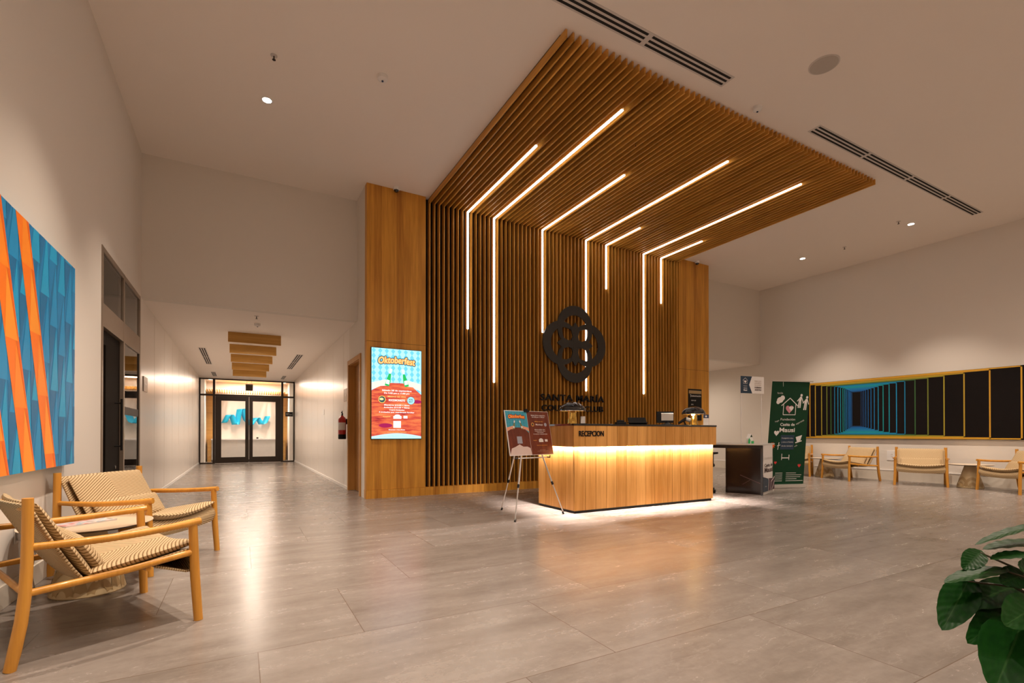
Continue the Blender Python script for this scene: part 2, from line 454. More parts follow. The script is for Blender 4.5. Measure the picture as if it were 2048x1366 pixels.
b = MB(); b.box((-.085, .065, .01), (-.03, .20, 2.15), m_leafdk); b.box((-.085, .36, .01), (-.03, 1.065, 2.15), m_leafdk); b.box((-.085, .20, 2.0), (-.03, .36, 2.15), m_leafdk); b.box((-.085, .20, .01), (-.03, .36, .3), m_leafdk)
lf = b.build('door_leaf', dr, bevel=.003)
b = MB(); b.box((-.06, .20, .3), (-.05, .36, 2.0), m_glass); b.build('pane', lf)
b = MB(); b.tube([(.035, .80, .85), (.035, .80, 1.45)], .012, m_black); b.tube([(-.03, .80, .9), (.035, .80, .9)], .009, m_black); b.tube([(-.03, .80, 1.4), (.035, .80, 1.4)], .009, m_black)
b.build('door_handle', lf, smooth=40)
b = MB(); b.lathe([(.022, 0), (.022, .012), (.0, .012)], m_chrome, 16, M=Matrix.Translation((-.03, .80, .66)) @ Matrix.Rotation(PI / 2, 4, 'Y')); b.build('lock', lf)
# dim room behind that door
b = MB(); b.box((XL - 5.0, 5.0, 0), (XL - 4.9, 10.5, 3.3), m_wall); b.box((XL - 5, 4.9, 0), (XL - .16, 5.0, 3.3), m_wall); b.box((XL - 5, 10.5, 0), (XL - .16, 10.6, 3.3), m_wall); b.box((XL - 5, 4.9, 3.3), (XL - .16, 10.6, 3.4), m_wall)
struct('wall_side_room', b)

# wooden door in the hall's right wall
dr = tag(bpy.data.objects.new('door_2', None), kind='structure'); col.objects.link(dr); dr.location = (XH, WD0, 0)
WW = WD1 - WD0
b = MB()
b.box((-.022, -.075, 0), (.0, .01, WDZ + .075), m_jamb); b.box((-.022, WW - .01, 0), (.0, WW + .075, WDZ + .075), m_jamb); b.box((-.0215, .01, WDZ - .01), (.0, WW - .01, WDZ + .074), m_jamb)
b.box((0, 0, 0), (.15, .02, WDZ), m_jamb); b.box((0, WW - .02, 0), (.15, WW, WDZ), m_jamb); b.box((0, .02, WDZ - .02), (.15, WW - .02, WDZ), m_jamb)
b.build('door_frame', dr, bevel=.002)
b = MB(); b.box((.10, .022, .008), (.145, WW - .022, WDZ - .022), m_doorwood); lf = b.build('door_leaf', dr)
b = MB(); b.tube([(.10, .09, 1.0), (.05, .09, 1.0)], .01, m_chrome, 10); b.tube([(.05, .085, 1.0), (.05, .21, 1.0)], .009, m_chrome, 10); b.build('door_handle', lf, smooth=40)

# glazed screen with double doors closing the hall
dr = tag(bpy.data.objects.new('door_3', None), kind='structure'); col.objects.link(dr); dr.location = (0, YE, 0)
M0, M1, TZ = -.81, 1.335, 2.38
b = MB()
for x0, x1 in ((XL + .005, XL + .045), (M0 - .035, M0 + .035), (M1 - .035, M1 + .035), (XH - .045, XH - .005)): b.box((x0, -.05, 0), (x1, .05, 2.955), m_frame)
for x0, x1, z0, z1 in ((XL + .04, XH - .04, 2.915, 2.954), (XL + .04, XH - .04, TZ - .03, TZ + .03), (XL + .04, M0 - .03, 0, .04), (M1 + .03, XH - .04, 0, .04)): b.box((x0, -.049, z0), (x1, .049, z1), m_frame)
b.box((XL, -.04, 2.955), (XH, .04, HH), m_ceil)
b.build('door_frame', dr, bevel=.003)
b = MB()
for x0, x1, z0, z1 in ((XL + .045, M0 - .035, .04, TZ - .03), (M1 + .035, XH - .045, .04, TZ - .03), (XL + .045, M0 - .035, TZ + .03, 2.915), (M0 + .035, M1 - .035, TZ + .03, 2.915), (M1 + .035, XH - .045, TZ + .03, 2.915)):
    b.box((x0, -.004, z0), (x1, .004, z1), m_glass)
b.build('pane', dr)
MC = (M0 + M1) / 2
for x0, x1, hx in ((M0 + .04, MC - .004, MC - .07), (MC + .004, M1 - .04, MC + .07)):
    b = MB()
    ix0 = x0 + (.18 if x0 < 0 else .115); ix1 = x1 - (.115 if x0 < 0 else .18)
    b.box((x0, -.03, .01), (ix0, .03, TZ - .035), m_frame); b.box((ix1, -.03, .01), (x1, .03, TZ - .035), m_frame)
    b.box((ix0, -.03, .01), (ix1, .03, .21), m_frame); b.box((ix0, -.03, 2.19), (ix1, .03, TZ - .035), m_frame)
    lf = b.build('door_leaf', dr)
    b = MB(); b.box((ix0, -.004, .21), (ix1, .004, 2.19), m_glass); b.build('pane', lf)
    b = MB(); b.tube([(hx, -.075, .85), (hx, -.075, 1.35)], .011, m_black, 10)
    for z in (.9, 1.3): b.tube([(hx, -.075, z), (hx, -.03, z)], .008, m_black, 8)
    b.build('door_handle', lf, smooth=40)
# far lobby behind the glass
b = MB(); b.box((XL - .1, 21.6, 0), (XH + .1, 21.7, HH + .1), m_wall); struct('wall_far', b)
for nm, sx0, sx1, wx0, wx1 in (('wall_far_left', XL, XL + .13, XL + .13, XL + .33), ('wall_far_right', XH - .13, XH, XH - .33, XH - .13)):
    b = MB(); b.box((sx0, 20.5, 0), (sx1, 21.59, HH), m_ltgrey); struct(nm, b)
    b = MB(); b.box((wx0, 21.45, 0), (wx1, 21.59, 2.62), m_beam); struct(nm.replace('wall', 'trim'), b)
fs = thing('console_counter', 'pale console counter with wooden ends seen through the double glass doors', 'counter', (0, 21.35, 0))
b = MB(); b.box((-.93, -.25, .06), (1.42, .24, .80), m_ltgrey); b.box((-.9, -.22, 0), (1.4, .24, .06), m_black); b.build('body', fs)
b = MB(); b.box((-.95, -.27, .80), (1.44, .24, .84), m_white); b.build('counter_top', fs)
for x in (-1.06, 1.42):
    b = MB(); b.box((x, -.27, .0), (x + .12, .24, .8), m_beam); b.build('end_panel', fs)
# ribbon sculpture
b = MB()
rp = [(-.64, 1.44, 0), (-.50, 1.74, .03), (-.40, 1.74, .08), (-.29, 1.37, .13), (-.22, 1.375, .12), (-.13, 1.96, .03), (-.04, 1.98, .06), (.08, 1.57, .12), (.24, 1.36, .13), (.41, 1.63, .04), (.48, 1.645, .06), (.61, 1.39, .12), (.72, 1.44, .08), (.84, 1.72, .0)]
rp2 = []
for i in range(len(rp) - 1):
    for k in range(6):
        t = k / 6; rp2.append(tuple(rp[i][j] * (1 - t) + rp[i + 1][j] * t for j in range(3)))
rp2.append(rp[-1])
b.grid(lambda i, v: (rp2[int(i)][0] + v * .19, 21.597 - rp2[int(i)][2] - v * .12, rp2[int(i)][1] + v * .01), list(range(len(rp2))), [0, 1], m_turq)
o = b.build('ribbon_sculpture', smooth=50); md = o.modifiers.new('solid', 'SOLIDIFY'); md.thickness = .008
tag(o, 'folded turquoise ribbon sculpture on the far wall behind the glass doors', 'sculpture')
b = MB(); b.box((.53, 21.18, .842), (.60, 21.25, .90), m_black); b.lathe([(.05, 0), (.08, .03), (.0, .03)], m_white, 12, (.72, 21.2, .842))
tag(b.build('desk_ornament'), 'small dark and white ornament on the far console counter', 'ornament')
b = MB()
for i in range(34): b.box((XL + .16 + i * .078, 20.9, 2.56), (XL + .19 + i * .078, 21.5, 2.66), m_beam)
tag(b.build('slat_ceiling_rack'), 'row of short wooden slats below the ceiling behind the hall doors', 'slats')
t = thing('hanging_sign_box', 'black box hanging behind the transom glass above the hall doors', 'sign box', (.15, 19.95, 2.58)); b = MB(); b.box((0, 0, 0), (.235, .10, .23), m_black); b.build('sign_body', t)
for x in (.04, .19): b = MB(); b.tube([(x, .05, .23), (x, .05, HH - 2.58)], .006, m_vent, 8); b.build('hanging_rod', t)
for i, x in enumerate((-.95, 1.45)):
    b = MB(); b.lathe([(.07, 0), (.07, .01), (0, .01)], m_farlamp, 20, (x, 20.6, HH - .012)); 
    tag(b.build('recessed_downlight'), ['left', 'right'][i] + ' ceiling spot behind the transom of the hall doors', 'ceiling light')
def area(name, loc, rot, sx, sy, e, c=WARM, parent=None):
    l = bpy.data.lights.new(name, 'AREA'); l.shape = 'RECTANGLE'; l.size = sx; l.size_y = sy; l.energy = e; l.color = c
    o = bpy.data.objects.new(name, l); col.objects.link(o); o.location = loc; o.rotation_euler = rot
    if parent is not None: o.parent = parent
    return o
def spot(name, loc, e, angle=75, blend=.6, c=WARM, r=.04, parent=None, rot=(0, 0, 0)):
    l = bpy.data.lights.new(name, 'SPOT'); l.energy = e; l.color = c; l.spot_size = math.radians(angle); l.spot_blend = blend; l.shadow_soft_size = r
    o = bpy.data.objects.new(name, l); col.objects.link(o); o.location = loc; o.rotation_euler = rot
    if parent is not None: o.parent = parent
    return o
def downlight(x, y, z, label, e, ang=80, blend=.7, name='recessed_downlight', grp=None, r=.05, lens=None):
    t = thing(name, label, 'ceiling light', (x, y, z), 0, grp)
    b = MB(); b.lathe([(r, 0), (r + .018, 0), (r + .02, -.006), (r, -.006), (r, 0)], m_white, 28, caps=False); b.build('trim_ring', t, smooth=40)
    b = MB(); b.lathe([(r, -.003), (0, -.0031)], lens or m_bulb, 24); b.build('lens', t)
    spot('bulb', (0, 0, -.012), e, ang, blend, parent=t)
    return t
vis = {(.267, 6.584): 'bright recessed ceiling spot at upper left, above the glazed side door', (11.258, 4.505): 'right ceiling spot beyond the end of the long slot vent',
       (11.299, 6.607): 'ceiling spot near the right back corner, farther from the slot vent'}
for (x, y), lb in vis.items(): downlight(x, y, H, lb, DOWN_W)
for x, y in [(.267, 4.5), (.267, 2.42), (.267, .3), (.267, -1.8), (11.3, 2.42), (11.3, .3), (11.3, -1.8), (3.1, 1.2), (5.75, 1.2), (8.4, 1.2), (3.1, -1.4), (5.75, -1.4), (8.4, -1.4)]:
    wide = y == 1.2  # unseen middle rows added for ambient light, wide cones for the slat fronts
    downlight(x, y, H, 'unseen recessed spot in the lobby ceiling outside the photographed part', DOWN_W * ((.60 if x > 8 else .85) if wide else 1.1 if x < 1 and y > 2 else .35 if x < 4 else .6), 168 if wide else 80, .8 if wide else .7, grp='ceiling spots outside the view')
for x, y in ((11.3, 10.3), (11.3, 12.8), (11.3, 15.3)): downlight(x, y, HH, 'added unseen spot in the ceiling of the right corridor, outside the photographed part', HALL_W * .9, 172, 1.0, grp='added corridor spots outside the view', lens=m_farlamp)  # unseen corridor lamps, added to brighten the recess right of the pillar
downlight(XL - 2.4, 7.6, 3.3, 'added unseen spot inside the room behind the glazed side door', 500, 172, 1.0, lens=m_farlamp)  # no known lamp here; added so the door panes look lighter
for i, y in enumerate((11.45, 12.9, 14.55, 16.25, 18.5)):
    ds = ['nearest the lobby, before the second board', 'second from the lobby', 'in the middle of the row', 'fourth from the lobby', 'closest to the glass doors']
    downlight(.26, y, HH, 'hall ceiling spot between the wooden boards, ' + ds[i], HALL_W, 172, 1.0, r=.045, lens=m_farlamp)
for x in (-.3, 1.0):
    spot('far_lobby_bulb', (x, 20.9, HH - .02), FAR_W, 95, .6)
for x in (.3,): area('far_lobby_bulb', (x, 20.8, HH - .03), (0, 0, 0), 1.6, .3, FAR_W * 1.2)

# ------------------------------------------------------------ wooden pillars, slat wall, canopy, LED strips
PT = .004
def pillar(name, label, x0, x1):
    t = thing(name, label, 'pillar', (x0, YP, 0)); W = x1 - x0
    b = MB(); b.box((0, 0, .14), (W, .125, 2.532), m_wood); b.box((0, 0, 2.537), (W, .125, H - .001), m_wood); b.box((.003, .003, 2.53), (W - .003, .12, 2.54), m_black); b.build('cladding', t)
    b = MB(); b.box((-.006, -.010, 0), (W, .125, .138), m_wood); b.build('plinth', t)
    return t
pillar('wooden_pillar', 'tall honey-coloured wooden pillar holding the lit poster screen', XH + .002, 2.742)
pillar('wooden_pillar', 'tall honey-coloured wooden pillar right of the slat wall, with the black directory', 8.80, XQ - .002)
PITCHX = .08725; X0 = 3.514
sw = thing('slat_wall', 'wall of upright wooden slats over black backing behind the reception desk', 'slat wall', (2.742, YP, 0))
b = MB(); b.box((.002, .095, .14), (6.056, .122, H - .001), m_void); b.build('backing_panel', sw)
b = MB(); b.box((.002, -.010, 0), (6.056, .122, .138), m_wood); b.build('plinth', sw)
b = MB()
for k in range(-8, 61):
    x = X0 + k * PITCHX - 2.742; b.box((x - .0095, 0, .139), (x + .0095, .095, 4.974), m_slatv)
tag(b.build('slats', sw))
cp = thing('slat_canopy', 'large ceiling canopy of parallel wooden slats above the reception desk', 'canopy', (2.742, 3.969, H))
b = MB(); b.box((.066, .10, -.012), (6.015, YP + .12 - 3.969, -.001), m_void); b.build('backing_panel', cp)
b = MB()
for k in range(-8, 61):
    x = X0 + k * PITCHX - 2.742; b.box((x - .0095, 0, -.095), (x + .0095, YP + .095 - 3.969, -.0125), m_slath)
b.build('slats', cp)
leds = [(0, 2.899, 5.66, 'shortest-reaching light strip nearest the left pillar, bent from canopy down the slats'), (6, 1.976, 4.527, 'second light strip from the left pillar, the longest on the left'),
        (18, 2.994, 5.66, 'light strip ending above the left edge of the round emblem'), (30, 1.908, 4.65, 'long light strip running down behind the right of the round emblem'),
        (36, 4.057, 6.98, 'very short light strip just right of the emblem strip'), (48, 1.908, 4.519, 'longest light strip on the right half of the slat wall'), (54, 3.956, 6.85, 'short light strip closest to the right pillar')]
for k, z0, y0, lb in leds:
    x = X0 + k * PITCHX
    t = thing('led_light_strip', lb, 'light strip', (x, YP, 0))
    b = MB(); b.box((-.015, -.014, z0), (.015, -.001, 4.972), m_led); b.build('wall_diffuser', t)
    b = MB(); b.box((-.015, y0 - YP, 4.960), (.015, -.0145, 4.9755), m_led); b.build('ceiling_diffuser', t)

# emblem and club name
em = thing('round_emblem', 'dark interlaced ring emblem with a cross, mounted on the slat wall', 'emblem', (5.82, YP - .07, 2.82))
def crescent(mb, ang, R=.43, off=.335, r=.315, off2=.262, y0=0, y1=.022):
    n = 64; c = Vector((math.cos(ang), math.sin(ang)))
    O = [(c.x * off + R * math.cos(2*PI*k/n), c.y * off + R * math.sin(2*PI*k/n)) for k in range(n)]
    I = [(c.x * off2 + r * math.cos(2*PI*k/n), c.y * off2 + r * math.sin(2*PI*k/n)) for k in range(n)]
    for k in range(n):
        q = (k + 1) % n
        for yy in (y0, y1): mb.face([(O[k][0], yy, O[k][1]), (O[q][0], yy, O[q][1]), (I[q][0], yy, I[q][1]), (I[k][0], yy, I[k][1])], m_logo)
        mb.face([(O[k][0], y0, O[k][1]), (O[q][0], y0, O[q][1]), (O[q][0], y1, O[q][1]), (O[k][0], y1, O[k][1])], m_logo)
        mb.face([(I[k][0], y0, I[k][1]), (I[q][0], y0, I[q][1]), (I[q][0], y1, I[q][1]), (I[k][0], y1, I[k][1])], m_logo)
b = MB()
for i in range(4): crescent(b, PI / 2 * i, y0=i * .0012, y1=.022 + i * .0012)
b.build('ring_plate', em)
b = MB()
arm = [(.045, 0), (.05, .12), (.10, .27), (.12, .33), (.075, .33), (.045, .37), (.03, .40), (0, .43)]
for i in range(4):
    a = PI / 2 * i; ca, sa = math.cos(a), math.sin(a)
    pts = [(x, z) for x, z in arm] + [(-x, z) for x, z in reversed(arm[:-1])]
    P3 = [(x * ca - z * sa, x * sa + z * ca) for x, z in pts]
    for yy in (-.004 + i * .0005, .020): b.face([(x, yy, z) for x, z in P3], m_logo)
    for j in range(len(P3)):
        p, q = P3[j], P3[(j + 1) % len(P3)]; b.face([(p[0], -.004, p[1]), (q[0], -.004, q[1]), (q[0], .02, q[1]), (p[0], .02, p[1])], m_logo)
b.build('cross', em)
for x, z in ((.345, .05), (.345, -.05), (-.345, .05), (-.6, 0), (.6, 0)): b = MB(); b.tube([(x, .02, z), (x, .069, z)], .008, m_logo, 8); b.build('standoff', em)
t = thing('club_lettering', 'black raised letters of the club name below the round emblem', 'lettering', (5.81, YP - .001, 1.69))
for nm, body, zz, hh, ww in (('upper_line', 'SANTA MARÍA', 0, .125, 1.55), ('lower_line', 'COUNTRY CLUB', -.20, .115, 1.50)):
    bd = Board((0, -.0, 0), (1, 0, 0), (0, 0, 1)); bd.lift = 0
    bd.text(body, 0, zz, hh, m_black, width=ww, bold=.012, spacing=1.12, depth=.03); bd.mb.build(nm, t)

# ------------------------------------------------------------ poster screen
SX0, SX1, SZ0, SZ1 = 1.822, 2.662, .955, 2.436
sc_ = thing('display_screen', 'tall lit poster screen on the left wooden pillar showing an Oktoberfest advert', 'screen', (SX0, YP, SZ0))
sw_, sh_ = SX1 - SX0, SZ1 - SZ0
b = MB(); b.box((0, -.03, 0), (sw_, -.001, sh_), m_black); b.build('housing', sc_, bevel=.002)
E_ = SCREEN_E
def em_(n, c, k=1.0): return emitm('screen_' + n, c, E_ * k)
s_sky = em_('sky', (.36, .78, 1.0), 1.4); s_dia = em_('diamond', (.16, .58, .90), 1.2); s_white = em_('white', (1, 1, .98), 1.2); s_or = em_('orange', (1.0, .30, .04))
s_teal = em_('teal', (.0, .22, .30)); s_green = em_('green', (.03, .55, .12)); s_skin = em_('skin', (1, .86, .72), 1.05); s_yel = em_('yellow', (1, .72, .22)); s_cream = em_('cream', (1, .8, .35), 1.1)
s_purple = em_('plum', (.42, .02, .10)); s_gold = em_('gold', (1, .68, .15)); s_blue = em_('paleblue', (.45, .85, .95)); s_dark = em_('dark', (.05, .10, .10)); s_foot = em_('foot', (.62, .88, .95))
m_swood = bpy.data.materials.new('screen_red_planks'); m_swood.use_nodes = True
T = NT(m_swood); pb = T.n['Principled BSDF']; pb.inputs['Base Color'].default_value = (0, 0, 0, 1); o_ = T.new('ShaderNodeTexCoord').outputs['Object']
n_ = T.noise(T.mapping(o_, (3.0, 1, 22)), 1.0, 6, .65)
T.put(pb.inputs['Emission Color'], T.ramp(n_, [(.30, (.30, .01, .03, 1)), (.42, (.75, .07, .05, 1)), (.55, (1.0, .20, .07, 1)), (.75, (1.0, .38, .12, 1))])); pb.inputs['Emission Strength'].default_value = E_ * .85
bd = Board((0, -.031, 0), (1, 0, 0), (0, 0, 1)); W, Hs = sw_, sh_
def scr(bd, W, Hs, mt, full=True):
    sky, dia, wht, orr, teal, grn, skin, yel, wod, foot = mt
    def X(f): return f * W
    def Y(f): return f * Hs
    bd.rect(.008, .008, W - .008, Hs - .008, sky, .0002)
    for r in range(9):
        for c in range(9):
            x = X(.05 + c * .125); y = Y(.97 - r * .062)
            if y < Y(.5): continue
            bd.poly([(x, max(y - Y(.035), .01)), (min(x + X(.042), W - .01), y), (x, min(y + Y(.035), Hs - .01)), (max(x - X(.042), .01), y)], dia, .0004) if x < W - .03 else None
    bd.poly([(.008, Y(.015)), (W - .008, Y(.015)), (W - .008, Y(.5)), (X(.78), Y(.60)), (X(.62), Y(.62)), (X(.38), Y(.62)), (X(.2), Y(.59)), (.008, Y(.53))], wod, .0006)
    for sgn in (1, -1):
        def q(x, y): return (X(.5 + sgn * (x - .5)), Y(y))
        P_ = [q(.01, .615), q(.28, .655), q(.34, .62), q(.30, .585), q(.18, .58), q(.01, .535)]
        bd.poly(P_ if sgn > 0 else list(reversed(P_)), skin, .0008)
        P_ = [q(.26, .59), q(.34, .58), q(.375, .63), q(.385, .72), q(.34, .72), q(.30, .66)]
        bd.poly(P_ if sgn > 0 else list(reversed(P_)), grn, .001)
        P_ = [q(.28, .61), q(.345, .60), q(.36, .645), q(.30, .655)]
        bd.poly(P_ if sgn > 0 else list(reversed(P_)), wht, .0012)
        P_ = [q(.345, .725), q(.385, .725), q(.41, .77), q(.36, .775)]
        bd.poly(P_ if sgn > 0 else list(reversed(P_)), wht, .0012)
    for k in range(12):
        a = 2 * PI * k / 12
        bd.text('Oktoberfest', X(.5) + .024 * W * math.cos(a), Y(.825) + .024 * W * math.sin(a), Y(.072), teal, .0013 + k * .00002, width=X(.72), bold=.02, arc=Y(.014), shear=.12)
    for k in range(8):
        a = 2 * PI * k / 8
        bd.text('Oktoberfest', X(.5) + .009 * W * math.cos(a), Y(.825) + .009 * W * math.sin(a), Y(.072), orr, .0017 + k * .00002, width=X(.72), bold=.02, arc=Y(.014), shear=.12)
    bd.text('Oktoberfest', X(.5), Y(.825), Y(.072), yel, .0021, width=X(.72), bold=.0, arc=Y(.014), shear=.12)
    pts = [(X(.01), Y(.012))]
    for k in range(13): t = k / 12; pts.append((X(.01 + .98 * t), Y(.03 + .035 * math.sin(PI * t))))
    pts.append((X(.99), Y(.012))); bd.poly(list(reversed(pts)), foot, .0009)
scr(bd, W, Hs, (s_sky, s_dia, s_white, s_or, s_teal, s_green, s_skin, s_cream, m_swood, s_foot))
for body, yf, h, wf, mt_ in [('Sábado 28 de septiembre', .528, .016, .58, s_white), ('De 5:00 pm a 11:00 pm', .499, .016, .50, s_white), ('Música en vivo', .462, .016, .36, s_yel), ('ROCKMONKEYS', .418, .022, .32, s_white),
                            ('Miembros $10.00 + Itbms', .368, .015, .50, s_white), ('Invitados $15.00 + Itbms', .342, .015, .50, s_white), ('Cupos limitados', .316, .014, .30, s_white), ('4 invitados por membresía familiar', .29, .014, .70, s_white),
                            ('Escanea e inscríbete', .098, .012, .32, s_white), ('evento con acceso al parqueo', .072, .009, .38, s_yel), ('Auspicia', .243, .011, .15, s_yel), ('evento sujeto a términos y condiciones', .038, .005, .38, s_dia), ('reservado para miembros e invitados del club', .026, .005, .7, s_dia)]:
    bd.text(body, W * .5 if body != 'Auspicia' else W * .3, Hs * yf, Hs * h, mt_, .0015, width=W * wf, bold=.02)
bd.disc(W * .21, Hs * .435, .060, s_gold, .0012); bd.disc(W * .21, Hs * .435, .050, s_dark, .0014); bd.disc(W * .20, Hs * .438, .034, s_cream, .0016, ry=.02)
bd.disc(W * .78, Hs * .43, .066, s_dark, .0011); bd.disc(W * .78, Hs * .43, .062, s_blue, .0012); bd.text('XXL', W * .78, Hs * .432, .03, s_dark, .0015, bold=.02); bd.text('BEAT', W * .78, Hs * .41, .022, s_dark, .0015, bold=.02)
bd.rect(W * .43, Hs * .225, W * .59, Hs * .255, s_white, .0012); bd.disc(W * .51, Hs * .255, .05, s_white, .0012, ry=.025); bd.rect(W * .63, Hs * .23, W * .71, Hs * .258, s_white, .0012)
bd.rect(W * .43, Hs * .125, W * .58, Hs * .2, s_white, .0012)
bd.disc(W * .28, Hs * .15, .11, s_purple, .0008, ry=.035); bd.disc(W * .9, Hs * .42, .08, s_purple, .0008, ry=.03)
bd.mb.build('lit_poster', sc_)

# ------------------------------------------------------------ reception desk
DX0, DX1, DYF, DYR, DH = 3.77, 6.51, 5.16, 6.07, 1.175
dk = thing('reception_desk', 'wooden reception desk with black top and glowing strip below its upper band', 'reception desk', (DX0, DYF, 0))
DW, DD = DX1 - DX0, DYR - DYF
def boards(mb, x0, x1, z0, z1, nb, front=True, y=0.0, th=.02):
    w_ = (x1 - x0) / nb
    for i in range(nb): mb.box((x0 + i * w_ + .0025, y, z0), (x0 + (i + 1) * w_ - .0025, y + th, z1), m_deskwood)
def sideboards(mb, y0, y1, z0, z1, nb, x, th=.02):
    w_ = (y1 - y0) / nb
    for i in range(nb): mb.box((x, y0 + i * w_ + .0025, z0), (x + th, y0 + (i + 1) * w_ - .0025, z1), m_deskwood)
ins = .035; LZ = .870
b = MB(); boards(b, ins, DW - ins, .035, LZ + .04, 15, y=ins); sideboards(b, ins + .021, DD, .035, LZ + .04, 5, ins); sideboards(b, ins + .021, DD, .035, LZ + .04, 5, DW - ins - .02)
b.box((ins + .018, ins + .018, .0), (DW - ins - .018, DD, LZ + .04), m_black)
b.build('body', dk)
b = MB(); b.box((ins + .03, ins + .03, 0), (DW - .20, DD - .03, .035), m_black); b.build('plinth', dk)
b = MB(); boards(b, 0, DW, LZ, DH - .025, 15); sideboards(b, .021, DD, LZ, DH - .025, 5, 0); sideboards(b, .021, DD, LZ, DH - .025, 5, DW - .02)
b.box((.012, .012, LZ + .018), (DW - .012, DD, DH - .03), m_void); 
b.build('upper_band', dk)
b = MB(); b.box((-.004, -.006, DH - .025), (DW + .004, DD, DH), m_gloss); b.build('counter_top', dk, bevel=.002)
b = MB(); b.box((.022, .021, LZ + .0135), (DW - .022, .034, LZ + .017), m_deskled); b.box((.021, .035, LZ + .0135), (.034, DD, LZ + .017), m_deskled); b.box((DW - .034, .035, LZ + .0135), (DW - .021, DD, LZ + .017), m_deskled); b.build('led_strip', dk)
bd = Board((0, -.001, 0), (1, 0, 0), (0, 0, 1)); bd.lift = 0
bd.text('RECEPCION', .285, 1.012, .072, m_black, width=.41, bold=.018, depth=.008); bd.mb.build('desk_lettering', dk)
dl = DESK_W
area('desk_strip_light', (DW / 2, .028, LZ + .0125), (0, 0, 0), DW - .06, .006, dl, (1.0, .85, .77), dk)
area('desk_strip_light', (.028, DD / 2 + .02, LZ + .0125), (0, 0, 0), .006, DD - .06, dl * .36, (1.0, .85, .77), dk)
area('desk_strip_light', (DW - .028, DD / 2 + .02, LZ + .0125), (0, 0, 0), .006, DD - .06, dl * .36, (1.0, .85, .77), dk)

def mushroom_lamp(x, y, lb, lit):
    t = thing('mushroom_lamp', lb, 'table lamp', (x, y, DH + .0005), .3)
    b = MB(); b.lathe([(.070, 0), (.072, .006), (.066, .02), (.058, .10), (.056, .17), (.058, .185)], m_gold, 36); b.build('stem', t, smooth=50)
    b = MB(); R = .182; prof = [(R * math.cos(a), .175 + .125 * math.sin(a)) for a in lin(0, PI / 2, 14)]
    prof2 = [((R - .006) * math.cos(a), .175 + .119 * math.sin(a)) for a in reversed(lin(0, PI / 2, 14))]
    b.lathe(prof, m_gloss, 48, caps=False); b.lathe(prof2, m_gold, 48, caps=False); b.build('lamp_shade', t, smooth=50)
    b = MB(); b.lathe([(R - .006, .174), (R + .001, .174), (R + .001, .181), (R - .006, .181), (R - .006, .174)], m_chrome, 48, caps=False); b.build('rim', t, smooth=40)
    if lit:
        b = MB(); b.lathe([(0, .15), (.025, .155), (.03, .175), (.02, .20), (0, .205)], m_lampglow, 16, (-.085, -.03, 0)); b.build('bulb', t)
        l = bpy.data.lights.new('bulb_light', 'POINT'); l.energy = 1.6; l.color = (1, .62, .22); l.shadow_soft_size = .03
        o = bpy.data.objects.new('bulb_light', l); col.objects.link(o); o.location = (-.085, -.03, .13); o.parent = t
    else:
        b = MB(); b.lathe([(0, .145), (.03, .15), (.036, .18), (0, .21)], m_chairwood, 16, (-.075, -.07, 0)); b.build('bulb', t, smooth=60)
    return t
mushroom_lamp(3.935, 5.42, 'mushroom lamp with black dome and brass stem at the left end of the desk, unlit', False)
mushroom_lamp(6.30, 5.42, 'glowing mushroom lamp with black dome and brass stem at the right end of the desk', True)
def card(x, y, w_, h_, lb, dark, rz=-.5):
    t = thing('card_holder', lb, 'card holder', (x, y, DH + .0005), rz)
    b = MB(); b.box((-w_ / 2 - .02, -.02, 0), (w_ / 2 + .02, .03, .010 if not dark else .004), m_black if not dark else m_white); b.build('base', t)
    b = MB(); b.box((-w_ / 2, 0, .004), (w_ / 2, .004, h_), m_printw)
    if dark: b.box((-w_ / 2, -.001, h_ * .66), (w_ / 2, -.0002, h_), m_printnavy); b.lathe([(.015, 0), (0, .0001)], m_printw, 16, M=Matrix.Translation((0, -.0015, h_ * .83)) @ Matrix.Rotation(PI / 2, 4, 'X'))
    b.build('card', t)
card(4.085, 5.38, .062, .105, 'small white card in a dark holder beside the unlit mushroom lamp', False)
card(6.325, 5.20, .085, .165, 'upright white notice with dark header on the right end of the desk top', True)
def RZ(x, y, z, a): return Matrix.Translation((x, y, z)) @ Matrix.Rotation(a, 4, 'Z')
t = thing('payment_tablet', 'low black tablet on a stand lying on the middle of the desk top', 'tablet', (4.92, 5.40, DH + .001), -.5)
b = MB(); b.box((-.02, -.11, .02), (.25, .0, .032), m_black, Matrix.Rotation(.0, 4, 'X')); 
b.mesh([(.0, -.04, .01), (.26, -.04, .01), (.26, .05, .105), (.0, .05, .105), (.0, -.03, .0), (.26, -.03, .0), (.26, .06, .098), (.0, .06, .098)], [(0,1,2,3),(7,6,5,4),(0,4,5,1),(1,5,6,2),(2,6,7,3),(3,7,4,0)], m_black); b.build('tablet_body', t, bevel=.002)
b = MB(); b.tube([(.13, .05, .0), (.13, .04, .06)], .02, m_black); b.box((.05, 0, 0), (.21, .11, .006), m_black); b.build('stand', t)
t = thing('card_reader', 'flat black card reader left of the tablet on the desk top', 'card reader', (4.72, 5.34, DH + .001), -.5)
b = MB(); b.box((-.07, -.05, 0), (.07, .07, .035), m_black); b.build('reader_body', t, bevel=.006)
b = MB(); b.tube([(-.05, .0, .045), (-.02, -.0, .05), (.05, -.0, .045)], .014, m_black, 10); b.build('handset', t, smooth=60)
t = thing('computer_monitor', 'small black and silver monitor seen from behind on the desk top', 'monitor', (5.72, 5.46, DH + .0005), -.5)
b = MB(); b.box((-.13, .0, .035), (.13, .03, .21), m_black); b.box((-.06, -.004, .07), (.125, .001, .185), m_alu); b.build('monitor_body', t, bevel=.004)
